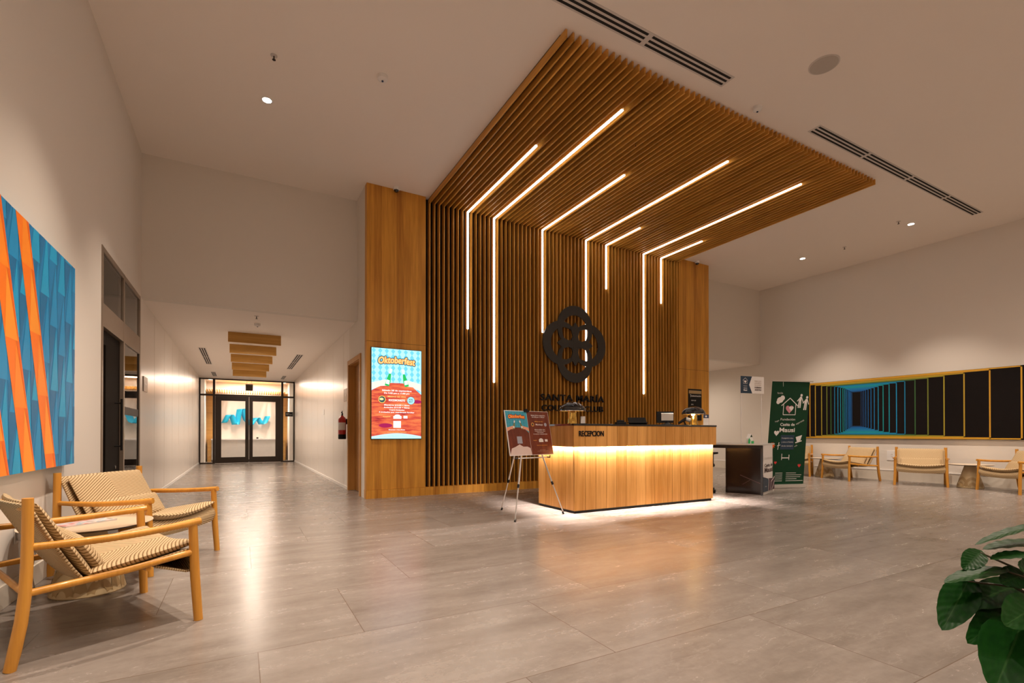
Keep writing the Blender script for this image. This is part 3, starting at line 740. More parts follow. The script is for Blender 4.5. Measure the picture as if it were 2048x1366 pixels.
b = MB(); b.lathe([(.10, 0), (.10, .008), (.03, .03), (.02, .05), (0, .05)], m_black, 24, (0.02, -.03, 0)); b.build('monitor_stand', t, smooth=40)
t = thing('barcode_scanner', 'handheld scanner resting in its cradle between monitor and glowing lamp', 'scanner', (6.05, 5.38, DH + .001), -.5)
b = MB(); b.tube([(-.09, 0, .03), (-.02, 0, .075), (.03, 0, .10)], [.018, .022, .028], m_black, 12); b.tube([(.02, 0, .10), (.085, 0, .075)], [.03, .034], m_ltgrey, 12); b.build('scanner_body', t, smooth=50)
b = MB(); b.tube([(.02, 0, .0), (-.01, 0, .07)], .012, m_black, 8); b.lathe([(.05, 0), (.05, .006), (0, .012)], m_black, 20, (.02, 0, 0)); b.build('cradle', t, smooth=40)

# directory sign on the right pillar
t = thing('directory_sign', 'black directory board with small white lettering on the right wooden pillar', 'sign', (9.09, YP - .001, 1.35))
b = MB(); b.box((0, -.012, 0), (.445, 0, .735), m_black); b.box((.015, -.014, .625), (.43, -.0121, .70), m_pedband); b.build('sign_board', t)
bd = Board((0, -.0125, 0), (1, 0, 0), (0, 0, 1))
bd.text('ADMINISTRACIÓN', .25, .555, .032, m_printw, width=.34, bold=.02); bd.line([(.05, .60), (.09, .60)], .008, m_printw); bd.line([(.07, .60), (.07, .54)], .008, m_printw)
bd.text('CASA CLUB', .09, .455, .026, m_printw, width=.16, align='l', bold=.02); bd.text('SPA', .09, .36, .026, m_printw, width=.08, align='l', bold=.02); bd.line([(.01, .27), (.43, .27)], .010, m_ltgrey); bd.text('PISCINA', .09, .19, .026, m_printw, width=.15, align='l', bold=.02)
bd.mb.build('sign_lettering', t)

# ------------------------------------------------------------ easel with poster board
t = thing('tripod_easel', 'silver tripod easel standing in front of the slat wall, holding a poster', 'easel', (3.2, 5.42, 0))
A_ = Vector((0, 0, 1.36)); feet = [Vector((2.844 - 3.2, 5.063 - 5.42, 0)), Vector((3.677 - 3.2, 5.259 - 5.42, 0)), Vector((3.127 - 3.2, 5.944 - 5.42, 0))]
for f in feet:
    b = MB(); q = f.lerp(A_, .30); b.tube([f + Vector((0, 0, .02)), q], .0075, m_alu, 10); b.tube([q, f.lerp(A_, .97)], .0105, m_alu, 10); lg = b.build('leg', t, smooth=40)
    b = MB(); b.tube([f, f.lerp(A_, .025)], .012, m_black, 10); b.build('rubber_foot', lg, smooth=40)
    b = MB(); b.tube([f.lerp(A_, .285), f.lerp(A_, .315)], .0155, m_black, 10); b.build('clamp', lg, smooth=40)
b = MB(); b.tube([A_ - Vector((0, 0, .05)), A_], .028, m_black, 12); b.build('hub', t, smooth=40)
a_ = Vector((.973, .229, 0)); n_v = Vector((.229, -.973, 0)); BL = Vector((2.855 - 3.2, 5.20 - 5.42, .775))
b = MB()
for fr in (.12, .86):
    p_ = BL + a_ * .77 * fr + Vector((0, 0, -.035)); b.tube([p_ - n_v * .03, p_ + n_v * .035], .007, m_black, 8); b.tube([p_ + n_v * .035, p_ + n_v * .035 + Vector((0, 0, .03))], .006, m_black, 8)
b.tube([BL + a_ * .08 + Vector((0, 0, -.035)) - n_v * .02, BL + a_ * .69 + Vector((0, 0, -.035)) - n_v * .02], .008, m_alu, 8)
b.build('support_bar', t, smooth=40)
upv = (Vector((0, 0, 1)) * .56 - n_v * .112)
pt = thing('poster_board', 'Oktoberfest poster board resting on the silver tripod easel', 'poster', (3.2, 5.42, 0))
b = MB(); q0 = [BL, BL + a_ * .77, BL + a_ * .77 + upv, BL + upv]; q1 = [p - a_.cross(upv).normalized() * .012 for p in q0]
b.mesh(q0 + q1, [(0,1,2,3),(7,6,5,4),(0,4,5,1),(1,5,6,2),(2,6,7,3),(3,7,4,0)], m_printw); b.build('foam_board', pt)
p_sky = mat('poster_blue', (.03, .30, .42), .5, mottle=.2, mscale=30); p_dia = mat('poster_diamond', (.02, .24, .36), .5); p_or = mat('poster_orange', (.85, .25, .02), .5); p_teal = mat('poster_shadow', (.03, .02, .02), .5)
p_green = mat('poster_bottle', (.16, .14, .02), .5); p_skin = mat('poster_skin', (.68, .30, .18), .5); p_foot = mat('poster_foam', (.62, .48, .44), .5); p_qr = mat('poster_grey', (.30, .30, .36), .5); p_cream = mat('poster_lettering', (.95, .45, .06), .5)
p_wood = wood('poster_brown_planks', (.075, .010, .004), (.17, .035, .012), .45, 'Z', 0, scale=2)
bd = Board(BL, a_, upv, None); bd.lift = .001
HB = upv.length; WB = .39
bd.rect(.375, .004, .766, HB - .004, p_wood, .0007)
scr(bd, .380, HB, (p_sky, p_dia, m_printw, m_printor, p_teal, p_green, p_skin, p_cream, p_wood, p_foot))
bd.poly([(.01, .02), (.37, .02), (.36, .09), (.31, .11), (.24, .11), (.18, .14), (.11, .11), (.04, .09)], p_foot, .0016); bd.rect(.15, .15, .235, .24, p_qr, .0016)
for body, yy, h, wf, mt_ in [('Sábado 28 de septiembre', .51, .014, .26, m_printw), ('De 5:00 pm a 11:00 pm', .487, .014, .23, m_printw), ('Música en vivo', .43, .011, .15, p_cream), ('Monkeys', .385, .022, .13, m_printw), ('Miembros $10.00 + Itbms', .325, .011, .19, m_printw),
                            ('Invitados $15.00 + Itbms', .305, .011, .19, m_printw), ('Cupos limitados', .285, .011, .12, m_printw), ('4 invitados por membresía familiar', .265, .011, .26, m_printw), ('evento con acceso al parqueo', .12, .007, .19, p_cream), ('sujeto a términos', .06, .006, .10, m_printgrey), ('reservado para miembros del club', .045, .006, .2, m_printgrey), ('Auspicia', .185, .009, .06, p_cream)]:
    bd.text(body, .575 if body != 'Auspicia' else .46, yy, h, mt_, .0015, width=wf, bold=.015)
bd.disc(.455, .395, .024, p_cream, .0013); bd.disc(.455, .395, .018, p_teal, .0015); bd.disc(.69, .395, .024, p_qr, .0013)
bd.rect(.53, .165, .61, .20, m_printw, .0013); bd.disc(.57, .20, .03, m_printw, .0013, ry=.014); bd.rect(.64, .17, .69, .20, m_printw, .0013)
bd.mb.build('print', pt)
b = MB(); c_ = BL + a_ * .37 + upv; b.box((-.04, -.02, -.012), (.04, .02, .008), m_black, Matrix.Translation(c_) @ Matrix.Rotation(.23, 4, 'Z')); b.build('clip', pt)

# ------------------------------------------------------------ promotional counter, sign, banner
ca = Vector((.934, .358, 0)); cb = Vector((-.358, .934, 0)); ang = math.atan2(.358, .934)
pc = thing('promotional_counter', 'white promotional counter with dark glass side right of the reception desk', 'counter', (7.697, 5.199, 0), ang)
b = MB(); b.box((-.01, -.01, .845), (.90, .95, .868), m_ltgrey); b.build('counter_top', pc, bevel=.004)
cpf = MB()
fr = [(.0, .0), (.35, -.008), (.65, -.012), (.82, .01), (.885, .07), (.895, .2), (.895, .60)]
for (x0, y0), (x1, y1) in zip(fr, fr[1:]): cpf.face([(x0, y0, .03), (x1, y1, .03), (x1, y1, .845), (x0, y0, .845)], m_printw); cpf.face([(x0, y0 + .006, .845), (x1, y1 + .006, .845), (x1, y1 + .006, .03), (x0, y0 + .006, .03)], m_printw)
cpf.build('front_panel', pc)
b = MB(); b.box((-.012, .012, .01), (-.002, .58, .80), m_smoke); b.build('side_panel', pc)
b = MB(); b.box((-.022, -.018, 0), (.012, .012, .845), m_black); b.box((-.02, .013, .79), (.0, .94, .845), m_black); b.box((-.022, .93, 0), (.012, .95, .845), m_black); b.build('frame', pc)
b = MB(); b.box((.0, .0, 0), (.88, .6, .03), m_ltgrey); b.build('base', pc)
bd = Board((0, -.006, 0), (1, -.012, 0), (0, 0, 1)); bd.lift = .001
bd.text('Fundación', .43, .60, .045, m_ltgrey, width=.52); bd.text('Casita de', .43, .47, .055, m_printdark, width=.52, bold=.02); bd.text('Mausi', .43, .375, .085, m_printdark, width=.54, bold=.03)
bd.mb.build('lettering', pc)
bd = Board((0, -.010, 0), (1, -.012, 0), (0, 0, 1)); bd.lift = .003
bd.poly([(.005, .05), (.80, .05), (.80, .30), (.68, .25), (.30, .27), (.005, .34)], m_purple, .0045); bd.poly([(.005, .05), (.36, .05), (.40, .25), (.005, .31)], m_navy, .0055)
bd.line([(.02, .32), (.36, .27), (.40, .22), (.36, .05)], .016, m_printw, .0065); bd.line([(.80, .27), (.56, .20), (.50, .05)], .014, m_printw, .0065); bd.line([(.80, .20), (.60, .06)], .014, m_printw, .0065); bd.text('Dona hoy', .2, .13, .02, m_printw, .007)
bd.mb.build('graphic', pc)
bd = Board((-.013, .58, 0), (0, -1, 0), (0, 0, 1)); bd.lift = .0008
bd.line([(.24, .33), (.56, .20)], .014, m_printdark); bd.line([(.28, .17), (.40, .25)], .008, m_printdark); bd.mb.build('faint_reflection_lines', pc)
# header sign on two poles
hs = thing('header_sign', 'navy and white header sign on two thin poles rising from the promotional counter', 'sign', (8.17, 5.72, .868), -.13)
for x in (-.245, .245):
    b = MB(); b.tube([(x, 0, 0.0005), (x, 0, .96)], .0075, m_printw, 10); b.build('pole', hs, smooth=40)
b = MB(); b.box((-.27, -.012, .91), (.30, -.004, 1.22), m_printw); b.build('sign_panel', hs)
bd = Board((-.27, -.0125, .91), (1, 0, 0), (0, 0, 1)); bd.lift = .0006
bd.poly([(0, 0), (.28, 0), (.205, .155), (.275, .31), (0, .31)], m_navy)
def house(bd, x, y, s, mt, hm, l=.0012):
    bd.line([(x - .7*s, y + .42*s), (x, y + 1.0*s), (x + .7*s, y + .42*s)], .06*s, mt, l); bd.line([(x - .52*s, y + .55*s), (x - .52*s, y - .25*s), (x + .52*s, y - .25*s), (x + .52*s, y + .55*s)], .05*s, mt, l); bd.heart(x, y + .18*s, .32*s, hm, l)
house(bd, .112, .195, .085, m_printw, m_printw)
bd.text('Fundación', .112, .125, .018, m_printw, .0012, width=.085); bd.text('Casita de', .112, .085, .02, m_printw, .0012, width=.085, bold=.02); bd.text('Mausi', .112, .045, .026, m_printw, .0012, width=.085, bold=.04)
for body, yy, mt_, bo in [('PARA QUE', .215, m_printgrey, 0), ('LOS NIÑOS', .178, m_printgrey, 0), ('DE AFUERA', .141, m_printgrey, 0), ('DUERMAN', .098, m_printdark, .05), ('ADENTRO', .055, m_printdark, .05)]: bd.text(body, .42, yy, .027, mt_, .0012, width=.165, bold=bo)
bd.mb.build('sign_print', hs)
gh = thing('paper_house', 'little green and white paper house box on the promotional counter top', 'box', (7.79, 5.52, .869), .2)
b = MB(); b.box((.0, -.03, 0), (.13, .03, .09), m_white); b.mesh([(.0, -.03, .09), (.13, -.03, .09), (.13, .03, .09), (.0, .03, .09), (.065, -.03, .17), (.065, .03, .17)], [(0,1,4),(2,3,5),(1,2,5,4),(3,0,4,5)], m_white); b.build('house_body', gh)
m_g2 = mat('bright_green_card', (.02, .42, .12), .5)
b = MB(); b.face([(-.07, -.036, 0), (.01, -.036, 0), (.015, -.036, .06), (-.03, -.036, .105), (-.07, -.036, .06)], m_g2); b.box((.06, -.037, 0.0), (.15, -.031, .045), m_g2); b.face([(.02, -.0315, .115), (.11, -.0315, .115), (.065, -.0315, .16)], m_green); b.build('green_cutout', gh)

# roll-up banner
rb = thing('rollup_banner', 'tall dark green roll-up banner with house and heart emblem beside the promotional counter', 'banner', (8.741, 5.83, 0), math.atan2(5.571 - 5.83, 9.543 - 8.741))
BW = .84; LEAN = .10; SK = .25
b = MB(); b.box((0, -.06, .0), (BW, .09, .075), m_alu); b.build('base_cassette', rb, bevel=.012)
b = MB(); b.tube([(BW / 2, .05, .07), (BW / 2 + .07, LEAN + .02, 2.06)], .01, m_alu, 10); b.build('pole', rb, smooth=40)
b = MB(); b.box((SK - .01, LEAN - .012, 2.055), (BW + SK * 1.2 + .01, LEAN + .012, 2.075), m_alu); b.build('top_rail', rb)
upb = Vector((SK, LEAN, 1.985)); O_ = Vector((0, .012, .075))
b = MB(); b.mesh([O_, O_ + Vector((BW, 0, 0)), O_ + Vector((BW, 0, 0)) + upb, O_ + upb], [(0, 1, 2, 3)], m_green); o = b.build('banner_sheet', rb); md = o.modifiers.new('solid', 'SOLIDIFY'); md.thickness = .002; md.offset = -1
class Skew(Board):
    def __init__(s, O, R, U): s.O = Vector(O); s.R = Vector(R); s.U = Vector(U); s.N = s.R.cross(s.U).normalized(); s.mb = MB(); s.lift = .002
bd = Skew(O_, (1, 0, 0), upb / 1.985)
house(bd, .42, 1.40, .26, m_printw, m_printpink, .002); bd.heart(.46, 1.46, .05, m_printw, .003)
bd.text('Fundación', .40, 1.225, .045, m_printw, width=.32); bd.text('Casita de', .40, 1.12, .055, m_printw, width=.32, bold=.02); bd.text('Mausi', .40, 1.00, .085, m_printw, width=.34, bold=.02)
bd.rect(.27, .66, .57, .94, m_navy, .002)
for i, s_ in enumerate(('Protegiendo a niñas', 'y niños en Panamá', 'desde siempre')): bd.text(s_, .42, .87 - i * .075, .025, m_ltgrey, .003, width=.25)
bd.disc(.20, 1.62, .07, m_printw, ry=.055); bd.disc(.25, 1.66, .05, m_printw, .0022); bd.disc(.16, 1.58, .04, m_printw, .0023); bd.text('familia', .19, 1.74, .035, m_ltgrey, rot=.0); bd.text('hogar', .17, 1.20, .03, m_ltgrey, rot=.3); bd.text('esperanza', .68, 1.18, .035, m_ltgrey, rot=.45); bd.text('vida', .62, .72, .03, m_ltgrey, rot=.4)
for i, x in enumerate((.64, .77)):
    y = 1.62 - i * .04
    bd.disc(x + .03, y + .10, .025, m_printw); bd.poly([(x - .03, y - .02), (x + .03, y - .02), (x + .045, y + .07), (x - .0, y + .07)], m_printw); bd.line([(x - .01, y - .02), (x - .03, y - .15)], .025, m_printw); bd.line([(x + .02, y - .02), (x + .01, y - .15)], .025, m_printw); bd.line([(x, y + .05), (x - .06, y - .02)], .015, m_printw); bd.line([(x + .04, y + .05), (x + .075, y - .04)], .015, m_printw)
bd.heart(.17, .98, .055, m_printw); bd.poly([(.60, .90), (.74, .94), (.71, .84), (.64, .80)], m_printw); bd.line([(.60, .79), (.74, .83)], .02, m_printw)
for k in range(10):
    a = k * PI / 5; bd.line([(.10 + .03 * math.cos(a), .74 + .03 * math.sin(a)), (.10 + .06 * math.cos(a), .74 + .06 * math.sin(a))], .012, m_printor)
bd.disc(.10, .74, .036, m_printor); bd.line([(.22, .66), (.24, .80)], .012, m_printw); bd.line([(.20, .73), (.27, .75)], .012, m_printw)
bd.heart(.06, .53, .025, m_printred); bd.heart(.19, .41, .03, m_printred); bd.heart(.72, .35, .035, m_printred)
bd.line([(.32, .46), (.32, .58)], .012, m_printw); bd.line([(.32, .50), (.48, .50), (.48, .56)], .018, m_printw); bd.line([(.48, .46), (.48, .56)], .012, m_printw)
for i in range(5): bd.text(['Dona aquí', 'Banco General', 'Cuenta 000-0', 'Fundación', 'Casita'][i], .20, .205 - i * .035, .018, m_ltgrey, width=.16, align='l') if False else bd.rect(.20, .205 - i * .037, .36, .215 - i * .037, m_ltgrey, .002)
for i in range(5): bd.rect(.44, .205 - i * .037, .44 + [.22, .34, .32, .24, .38][i], .214 - i * .037, m_ltgrey, .002)
bd.mb.build('banner_print', rb)

# office chair and drawer unit behind the counter gap
oc = thing('office_chair', 'black office chair glimpsed between reception desk and promotional counter', 'chair', (7.05, 5.98, 0), 2.0)
b = MB(); b.box((-.24, -.24, .45), (.24, .24, .52), m_black); b.build('seat', oc, bevel=.03)
b = MB(); b.box((-.22, .22, .58), (.22, .28, 1.0), m_black); b.box((-.03, .26, .48), (.03, .29, .62), m_black); b.build('backrest', oc, bevel=.03)
for s in (-1, 1):
    b = MB(); b.tube([(s * .27, .05, .48), (s * .27, .05, .69)], .016, m_black, 8); b.box((s * .27 - .04, -.15, .69), (s * .27 + .04, .13, .72), m_black); b.build('armrest', oc)
b = MB(); b.tube([(0, 0, .1), (0, 0, .45)], .028, m_black)
for k in range(5): a = k * 2 * PI / 5; b.tube([(0, 0, .12), (.29 * math.cos(a), .29 * math.sin(a), .075)], [.03, .018], m_black, 8)
b.build('base', oc, smooth=40)
for k in range(5):
    a = k * 2 * PI / 5; b = MB(); b.tube([(.29 * math.cos(a) - .02, .29 * math.sin(a), .03), (.29 * math.cos(a) + .02, .29 * math.sin(a), .03)], .03, m_black, 12); b.build('caster', oc, smooth=40)
ds = thing('drawer_pedestal', 'beige rolling drawer unit standing behind the promotional counter', 'drawer unit', (7.62, 6.62, 0), .38)
b = MB(); b.box((-.22, -.25, .08), (.22, .25, .72), m_pedestal); b.build('cabinet', ds, bevel=.004)
for i in range(3): b = MB(); b.box((-.21, -.265, .10 + i * .205), (.21, -.251, .29 + i * .205), m_pedestal); b.build('drawer', ds)
for x in (-.18, .18):
    for y in (-.2, .2): b = MB(); b.tube([(x - .015, y, .03), (x + .015, y, .03)], .03, m_black, 12); b.tube([(x, y, .03), (x, y, .08)], .01, m_black, 8); b.build('caster', ds, smooth=40)

# ------------------------------------------------------------ lounge chairs and round tables
def cushion(fn, nu=15, nv=15, T=.05, uvs=(1, 1), pw=3.0):
    """closed pad: fn(u,v) gives centre point, normal taken numerically; u,v in -1..1"""
    mb = MB(); us = [math.sin(a) for a in lin(-PI / 2, PI / 2, nu)]; vs = [math.sin(a) for a in lin(-PI / 2, PI / 2, nv)]
    def nrm(u, v):
        e = .01; a = Vector(fn(min(u + e, 1), v)) - Vector(fn(max(u - e, -1), v)); c = Vector(fn(u, min(v + e, 1))) - Vector(fn(u, max(v - e, -1)))
        return a.cross(c).normalized()
    def th(u, v): return T / 2 * max(0, (1 - abs(u) ** 8)) ** .5 * max(0, (1 - abs(v) ** 8)) ** .5
    uv = lambda u, v: (u * uvs[0] / 2, v * uvs[1] / 2)
    mb.grid(lambda u, v: Vector(fn(u, v)) + nrm(u, v) * th(u, v), us, vs, m_fabric, uv)
    mb.grid(lambda u, v: Vector(fn(u, v)) - nrm(u, v) * th(u, v), us, list(reversed(vs)), m_fabric, lambda u, v: (u * uvs[0] / 2, v * uvs[1] / 2))
    return mb
HWD = .395
def make_chair(label, group):
    t = thing('lounge_chair', label, 'chair', (0, 0, 0), 0, group)
    for s in (1, -1):
        b = MB(); b.tube([(.335, s * (HWD + .012), 0), (.322, s * HWD, .25), (.31, s * HWD, .548)], [.0225, .024, .022], m_chairwood, 16); b.build('leg', t, smooth=50)
        b = MB(); ps = [(-.415, 0), (-.400, .08), (-.380, .20), (-.368, .32), (-.362, .45), (-.360, .60), (-.360, .757)]
        b.tube([(x, s * HWD, z) for x, z in ps], [.028, .030, .030, .029, .028, .027, .026], m_chairwood, 16, flat=.8); b.build('leg', t, smooth=50)
        b = MB(); n = 10; b.tube([(-.345 + .69 * i / n, s * (HWD + .035 * math.sin(PI * i / n)), .535 + .018 * (i / n) - .010 * math.sin(PI * i / n)) for i in range(n + 1)], [.017] * 2 + [.019] * (n - 3) + [.021] * 2, m_chairwood, 14); b.build('armrest', t, smooth=50)
        b = MB(); b.tube([(-.368, s * HWD, .328), (.0, s * (HWD - .0), .350), (.315, s * HWD, .385)], .017, m_chairwood, 14); b.build('side_rail', t, smooth=50)
    b = MB(); b.tube([(-.372, -HWD, .335), (-.372, HWD, .335)], .014, m_chairwood, 12); b.tube([(-.365, -HWD, .70), (-.365, HWD, .70)], .010, m_chairwood, 12); b.tube([(.10, -HWD, .335), (.10, HWD, .335)], .012, m_chairwood, 12); b.build('crossbar', t, smooth=50)
    # fabric sling: seat part with hanging front band, and back part
    b = MB(); us = lin(0, 1, 25); vs = lin(-1, 1, 17); Wd = HWD - .012
    def sl(u, v):   # u runs from the front underside, round the front lip, back along the seat, up the back
        sag = .045 * (1 - v * v)
        if u < .2: k = u / .2; return (.14 + .17 * k, v * Wd, .335 - .065 * k - sag * .35 * k)
        if u < .32: k = (u - .2) / .12; a = k * PI; return (.31 + .022 * math.sin(a), v * Wd, .270 - sag * .35 + .135 * k - sag * .65 * k)
        if u < .64: k = (u - .32) / .32; return (.31 - .45 * k, v * Wd, .405 - sag * (1 - .4 * k) - .085 * k)
        k = (u - .64) / .36; return (-.14 - .215 * k ** .8 - .045 * (1 - v * v) * k, v * Wd, .32 - sag * .6 * (1 - k) + .405 * k)
    b.grid(sl, us, vs, m_fabric, lambda u, v: (u * 1.4, v * Wd))
    o = b.build('sling', t, smooth=60); md = o.modifiers.new('solid', 'SOLIDIFY'); md.thickness = .012; md.offset = 0
    sg = lambda v: .040 * (1 - v * v)
    c = cushion(lambda u, v: (.105 + u * .235, v * .368, .402 + u * .040 - sg(v)), T=.062, uvs=(.46, .73)); c.build('seat_cushion', t, smooth=60)
    c = cushion(lambda u, v: (-.232 - u * .105 - .035 * (1 - v * v) * (u + 1) / 2 + .012, v * .355, .530 + u * .195), T=.050, uvs=(.46, .71)); c.build('back_cushion', t, smooth=60)
    c = cushion(lambda u, v: (-.120 - u * .050, v * .325, .445 + u * .085), T=.075, uvs=(.20, .65)); c.build('lumbar_pillow', t, smooth=60)
    return t
G1 = 'lounge chairs along the walls'
ch = make_chair('beige ribbed lounge chair nearest the viewer at lower left', G1)
def center_from(fr, hd): return fr[0] - .33 * math.cos(hd), fr[1] - .33 * math.sin(hd)
hd = math.radians(25.5); cx, cy = center_from(((-.221 - .549) / 2, (3.281 + 4.006) / 2), hd)
ch.location = (cx, cy, 0); ch.rotation_euler = (0, 0, hd)
hd = math.radians(-29); cx, cy = center_from(((-.194 - .574) / 2, (5.133 + 4.447) / 2), hd)
dup(ch, (cx, cy, 0), hd, 'beige ribbed lounge chair behind the nearest one, left wall, facing the hall')
for x, y, hdeg, lb in [(12.18, 7.40, 205, 'lounge chair on the right wall mostly hidden behind the green banner'), (12.10, 6.05, 157, 'beige lounge chair by the right wall, nearest the green banner, seen from its side'),
                       (12.12, 4.71, 201, 'beige lounge chair seen from the front below the middle of the dark painting'), (12.06, 3.27, 148, 'beige lounge chair cut by the right edge of the picture')]:
    dup(ch, (x, y, 0), math.radians(hdeg), lb)
def make_table(lb):
    t = thing('round_side_table', lb, 'side table', (0, 0, 0), 0, 'round side tables with cone bases')
    b = MB(); b.lathe([(.195, 0), (.200, .008), (.196, .03), (.085, .425), (.085, .432)], m_pedestal, 48)
    # interlaced arches pressed into the lower cone
    def conr(z): return .1965 - (z - .03) * .281
    for k in range(6):
        a0 = k * PI / 3
        for w0, w1 in ((.72, .52), (.36, .16)):
            n = 14; pts = [];
            for i in range(n):
                q0, q1 = PI * i / n, PI * (i + 1) / n
                def pp(q, wd): a = a0 + wd * math.cos(q); z = .012 + .20 * wd / .72 * math.sin(q); r = conr(max(z, .03)) + .0018; return (r * math.cos(a), r * math.sin(a), z)
                b.face([pp(q0, w0), pp(q1, w0), pp(q1, w1), pp(q0, w1)], m_pedband)
    b.build('pedestal', t, smooth=40)
    b = MB(); b.lathe([(.32, .432), (.348, .444), (.350, .447)], m_glassedge, 64); b.lathe([(.350, .4471), (.349, .450), (0, .4501)], m_tabletop, 64); b.build('tabletop', t, smooth=30)
    return t
tb = make_table('round side table carrying a magazine between the two left lounge chairs'); tb.location = (-.885, 4.235, 0)
dup(tb, (12.40, 6.74, 0), .3, 'round cone-based side table close to the green banner')
dup(tb, (12.33, 4.00, 0), .5, 'round cone-based side table by the right edge, between two lounge chairs')
mg = thing('magazine', 'glossy pink and blue magazine lying on the left side table', 'magazine', (-.93, 4.27, .4505), .75)
m_mag = bpy.data.materials.new('magazine_cover'); m_mag.use_nodes = True; T = NT(m_mag); pb = T.n['Principled BSDF']; o_ = T.new('ShaderNodeTexCoord').outputs['Object']
T.put(pb.inputs['Base Color'], T.ramp(T.noise(o_, 9, 2), [(.35, (.60, .20, .22, 1)), (.45, (.75, .55, .55, 1)), (.52, (.35, .50, .60, 1)), (.6, (.75, .70, .68, 1)), (.7, (.10, .12, .16, 1))])); pb.inputs['Roughness'].default_value = .2
b = MB(); b.box((-.15, -.11, 0), (.15, .11, .008), m_printw); b.build('pages', mg)
b = MB(); b.box((-.152, -.112, .008), (.152, .112, .0095), m_mag); b.build('cover', mg)

# ------------------------------------------------------------ art
ar = thing('striped_relief_painting', 'turquoise faceted painting with two orange diagonal bands on the left wall', 'painting', (-1.18, 3.0, .806))
AY0, AY1, AH = 0.0, 2.196, 1.579
b = MB(); b.box((-.05, AY0, 0), (-.004, AY1, AH), m_turq); b.build('canvas', ar)
bl = [mat('art_blue_' + n, c, .45, mottle=.05) for n, c in zip('abcd', [(.0, .21, .50), (.0, .27, .60), (.0, .155, .38), (.0, .34, .66)])]
og = [mat('art_orange_' + n, c, .45, mottle=.05) for n, c in zip('abcd', [(.95, .20, .004), (1.0, .27, .01), (.82, .14, .003), (1.0, .33, .02)])]
b = MB(); cw = .2065; sl_ = -.35 * AH
def isorange(k): return k in (5, 7)
def clipx(poly):
    for sgn, lim in ((1, AY0), (-1, AY1)):
        out = []
        for i in range(len(poly)):
            p, q = poly[i], poly[(i + 1) % len(poly)]; ip = sgn * (p[0] - lim) >= 0; iq = sgn * (q[0] - lim) >= 0
            if ip: out.append(p)
            if ip != iq: tt = (lim - p[0]) / (q[0] - p[0]); out.append((lim, p[1] + (q[1] - p[1]) * tt))
        poly = out
        if len(poly) < 3: return []
    return poly
def clipz(poly):
    for sgn, lim in ((1, 0.0), (-1, AH)):
        out = []
        for i in range(len(poly)):
            p, q = poly[i], poly[(i + 1) % len(poly)]; ip = sgn * (p[1] - lim) >= 0; iq = sgn * (q[1] - lim) >= 0
            if ip: out.append(p)
            if ip != iq: tt = (lim - p[1]) / (q[1] - p[1]); out.append((p[0] + (q[0] - p[0]) * tt, lim))
        poly = out
        if len(poly) < 3: return []
    return poly
b.face([(-.0005, AY0, 0), (-.0005, AY1, 0), (-.0005, AY1, AH), (-.0005, AY0, AH)], bl[0])
def cell(pts, mt_, l, ya, z, slant, ww, hh):
    P_ = [(ya + ww * a - slant * (z + hh * c), z + hh * c) for a, c in pts]
    P_ = clipx(P_)
    if P_: P_ = clipz(P_)
    if len(P_) > 2: b.face([(l, y, zz) for y, zz in P_], mt_)
for k in range(-1, 13):      # upright columns of long triangular facets
    z = -.46 * (((k * 2) % 5) / 5.0 + .2); cnt = 0
    while z < AH:
        ya = .03 + k * .178
        if (k + cnt) % 3 == 0: cell([(0, 0), (1, 0), (1, 1), (0, 1)], bl[2], .0, ya, z, .04, .178, .46)
        cell([(.08, 0), (1, 0), (.82, 1)], bl[3] if (k + cnt) % 2 else bl[1], .0004, ya, z, .04, .178, .46)
        cell([(0, .30), (.80, 1), (0, 1)], bl[2] if (k + cnt) % 3 else bl[0], .0006, ya, z, .04, .178, .46)
        z += .46; cnt += 1
for k in (3, 5, 7):          # the slanted orange bands
    yb = 4.128 - 3.0 + (k - 5) * .2065
    cell([(0, 0), (1, 0), (1, 1), (0, 1)], og[0], .0012, yb, 0, .35, .2065, AH)
    z = -.2 - .1 * (k % 3); cnt = 0
    while z < AH:
        cell([(.0, 0), (.9, 0), (.75, 1)], og[3] if cnt % 2 else og[1], .0016, yb, z, .35, .2065, .40)
        cell([(.95, .0), (1, 1), (.76, 1)], og[2], .0018, yb, z, .35, .2065, .40)
        z += .40; cnt += 1
b.build('painted_facets', ar)
pr = thing('tunnel_painting', 'long dark painting of nested yellow, green and blue rectangles on the right wall', 'painting', (XR - .045, 3.0, .925))
PY1, PH = 4.55, 1.40
m_pbg = mat('painting_near_black', (.007, .005, .005), .6, mottle=.2, spec=.12)
b = MB(); b.box((0, 0, 0), (.042, PY1, PH), m_pbg); b.build('canvas', pr)
b = MB()
TCB = mat('tunnel_blue_band', (.0, .17, .42), .5)
RY = [3.385, 3.829, 4.217, 4.54, 4.813, 5.04, 5.227, 5.385, 5.525, 5.644, 5.742, 5.822, 5.89, 5.95, 5.999, 6.04, 6.075, 6.105]
LY = [7.45, 7.30, 7.164, 7.011, 6.884, 6.788, 6.701, 6.625, 6.565, 6.509, 6.467, 6.432, 6.397, 6.37, 6.349, 6.33, 6.315, 6.30]
TC = [(.62, .33, .02), (.58, .30, .02), (.44, .29, .02), (.33, .27, .02), (.15, .18, .02), (.03, .11, .03), (.0, .17, .33), (.0, .23, .46), (.0, .26, .36), (.0, .28, .30), (.0, .22, .40), (.0, .18, .44), (.0, .14, .40), (.0, .12, .40), (.0, .11, .38), (.0, .08, .28), (.0, .05, .18), (.0, .03, .10)]
def ipl(y, tab):
    for (a, va), (c, vc) in zip(tab, tab[1:]):
        if y <= c: return va + (vc - va) * (y - a) / (c - a)
    return tab[-1][1]
NR = len(RY)
